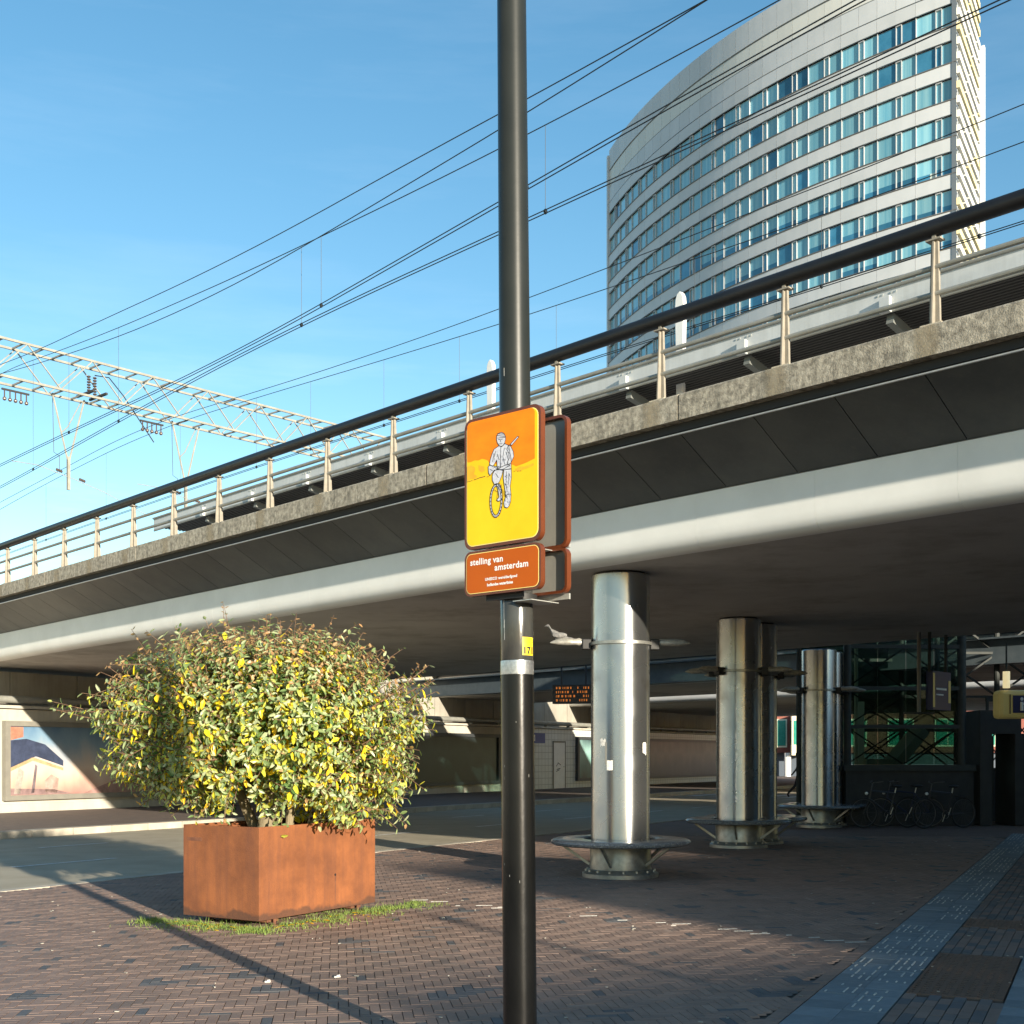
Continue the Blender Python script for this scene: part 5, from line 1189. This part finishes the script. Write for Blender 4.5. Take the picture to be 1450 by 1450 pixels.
# ------------------------------------------------------------------ weeds and fallen leaves round the planter
grassm = mat('weed_green', (.10,.17,.03), (.20,.26,.05), rough=.7, scale=9)
gb = MB(); 
def local(x, y): return PA+eb*x+ea*y
for _ in range(9000):
    side = rs.random()
    if side < .52: x, y = rs.uniform(-.25,PLn+.75), -abs(rs.gauss(0,.2))+.03
    elif side < .85: x, y = -abs(rs.gauss(0,.20))+.02, rs.uniform(-.1,PW+.45)
    else: x, y = rs.uniform(0,PLn), rs.uniform(0,PW)
    dens = noise.noise(Vector((x*3,y*3,1)))+.25
    if dens < rs.uniform(-.1,.5): continue
    p = local(x,y); h_ = rs.uniform(.012,.045)*(1 if rs.random() < .9 else 2); a = rs.uniform(0,2*PI); w_ = rs.uniform(.002,.005); lx, ly = rs.gauss(0,.5)*h_, rs.gauss(0,.5)*h_
    gb.add([(p.x-w_*math.cos(a),p.y-w_*math.sin(a),-.006),(p.x+w_*math.cos(a),p.y+w_*math.sin(a),-.006),(p.x+lx,p.y+ly,h_)], [(0,1,2)])
    if rs.random() < .35: gb.add([(p.x,p.y,.002),(p.x+.02*math.cos(a),p.y+.02*math.sin(a),.006),(p.x+.02*math.cos(a+.8),p.y+.02*math.sin(a+.8),.004)], [(0,1,2)])
g_ = gb.build('grass', grassm, None, recalc=False); g_['kind'] = 'stuff'; tag(g_, 'low weeds and moss growing between bricks round the planter', 'weeds')
fl = MB(); tn = []
for _ in range(90):
    p = local(-abs(rs.gauss(.1,.12)), rs.uniform(-.1,PW)) if rs.random() < .55 else local(rs.uniform(-.1,PLn), -abs(rs.gauss(.1,.14)))
    a = rs.uniform(0,2*PI); leaf_geo(fl, Vector((p.x,p.y,rs.uniform(.006,.02))), Vector((math.cos(a),math.sin(a),rs.uniform(-.1,.2))).normalized(), Vector((0,0,1)), rs.uniform(.045,.07), .026); tn += [rs.uniform(.8,.92)]*6
o = fl.build('fallen_leaves', leafm, None, recalc=False); set_tone(o.data, tn); o['kind'] = 'stuff'; tag(o, 'orange fallen leaves scattered on the weeds by the planter', 'fallen leaves')
#@@OFFSCREEN
# ------------------------------------------------------------------ buildings and post behind the viewer that cast the plaza's shade
AA = Vector((-math.sin(R(SUN_AZ)), -math.cos(R(SUN_AZ)))); BB = Vector((-AA.y*-1, AA.x*-1)) if False else Vector((AA.y, -AA.x))
def AB(a, b_, z=0): return Vector((AA.x*a+BB.x*b_, AA.y*a+BB.y*b_, z))
offm = mat('office_brick', (.30,.20,.15), (.36,.26,.2), rough=.8, scale=1); offg = mat('office_glass', (.05,.08,.1), rough=.1)
def office(a0, a1, b0, b1, h, label):
    t = thing('office_block', label, 'building', AB(a0,b0), math.atan2(BB.y,BB.x))
    wd = b1-b0; dp = a0-a1
    # local x along BB, y: AA rotated -> local y = +90deg from BB = -? ; build with explicit corner points instead
    Mx = t.matrix_basis.inverted(); P = lambda b_, a_, z: Mx @ AB(a_, b_, z)
    mb_ = MB(); vs = [P(b0,a0,0),P(b1,a0,0),P(b1,a1,0),P(b0,a1,0),P(b0,a0,h),P(b1,a0,h),P(b1,a1,h),P(b0,a1,h)]
    mb_.add(vs, [(0,3,2,1),(4,5,6,7),(0,1,5,4),(1,2,6,5),(2,3,7,6),(3,0,4,7)]).build('wall', offm, t)
    nf = int(h//3.2); nw = int(wd//2.4)
    for fl_ in range(nf):
        for i in range(nw):
            x = b0+.6+i*2.4; z = 1+fl_*3.2; q = MB(); q.add([P(x,a0+.03,z),P(x+1.3,a0+.03,z),P(x+1.3,a0+.03,z+1.6),P(x,a0+.03,z+1.6),P(x,a0-.1,z),P(x+1.3,a0-.1,z),P(x+1.3,a0-.1,z+1.6),P(x,a0-.1,z+1.6)],[(0,1,2,3),(4,7,6,5),(0,4,5,1),(1,5,6,2),(2,6,7,3),(3,7,4,0)]).build('window', offg, t)
T13 = math.tan(R(SUN_EL))
office(-50, -64, 3.3, 7.58, (50+7.9)*T13, 'low brick office wing behind the viewer that shades the plaza')
office(-50, -64, 7.6, 34, (50+16.6)*T13, 'taller brick office block behind the viewer that shades the right side')
lpst = thing('lamp_post', 'slim grey lamp post out of view behind the photographer', 'lamp post', AB(-12,5.67))
MB().tube([(0,0,0),(0,0,4.4)], [.07,.05], 12).build('shaft', greypole, lpst, smooth=True); MB().ellipsoid((0,0,4.45),(.12,.12,.08),12,8).build('lamp_head', rubber, lpst, smooth=True)
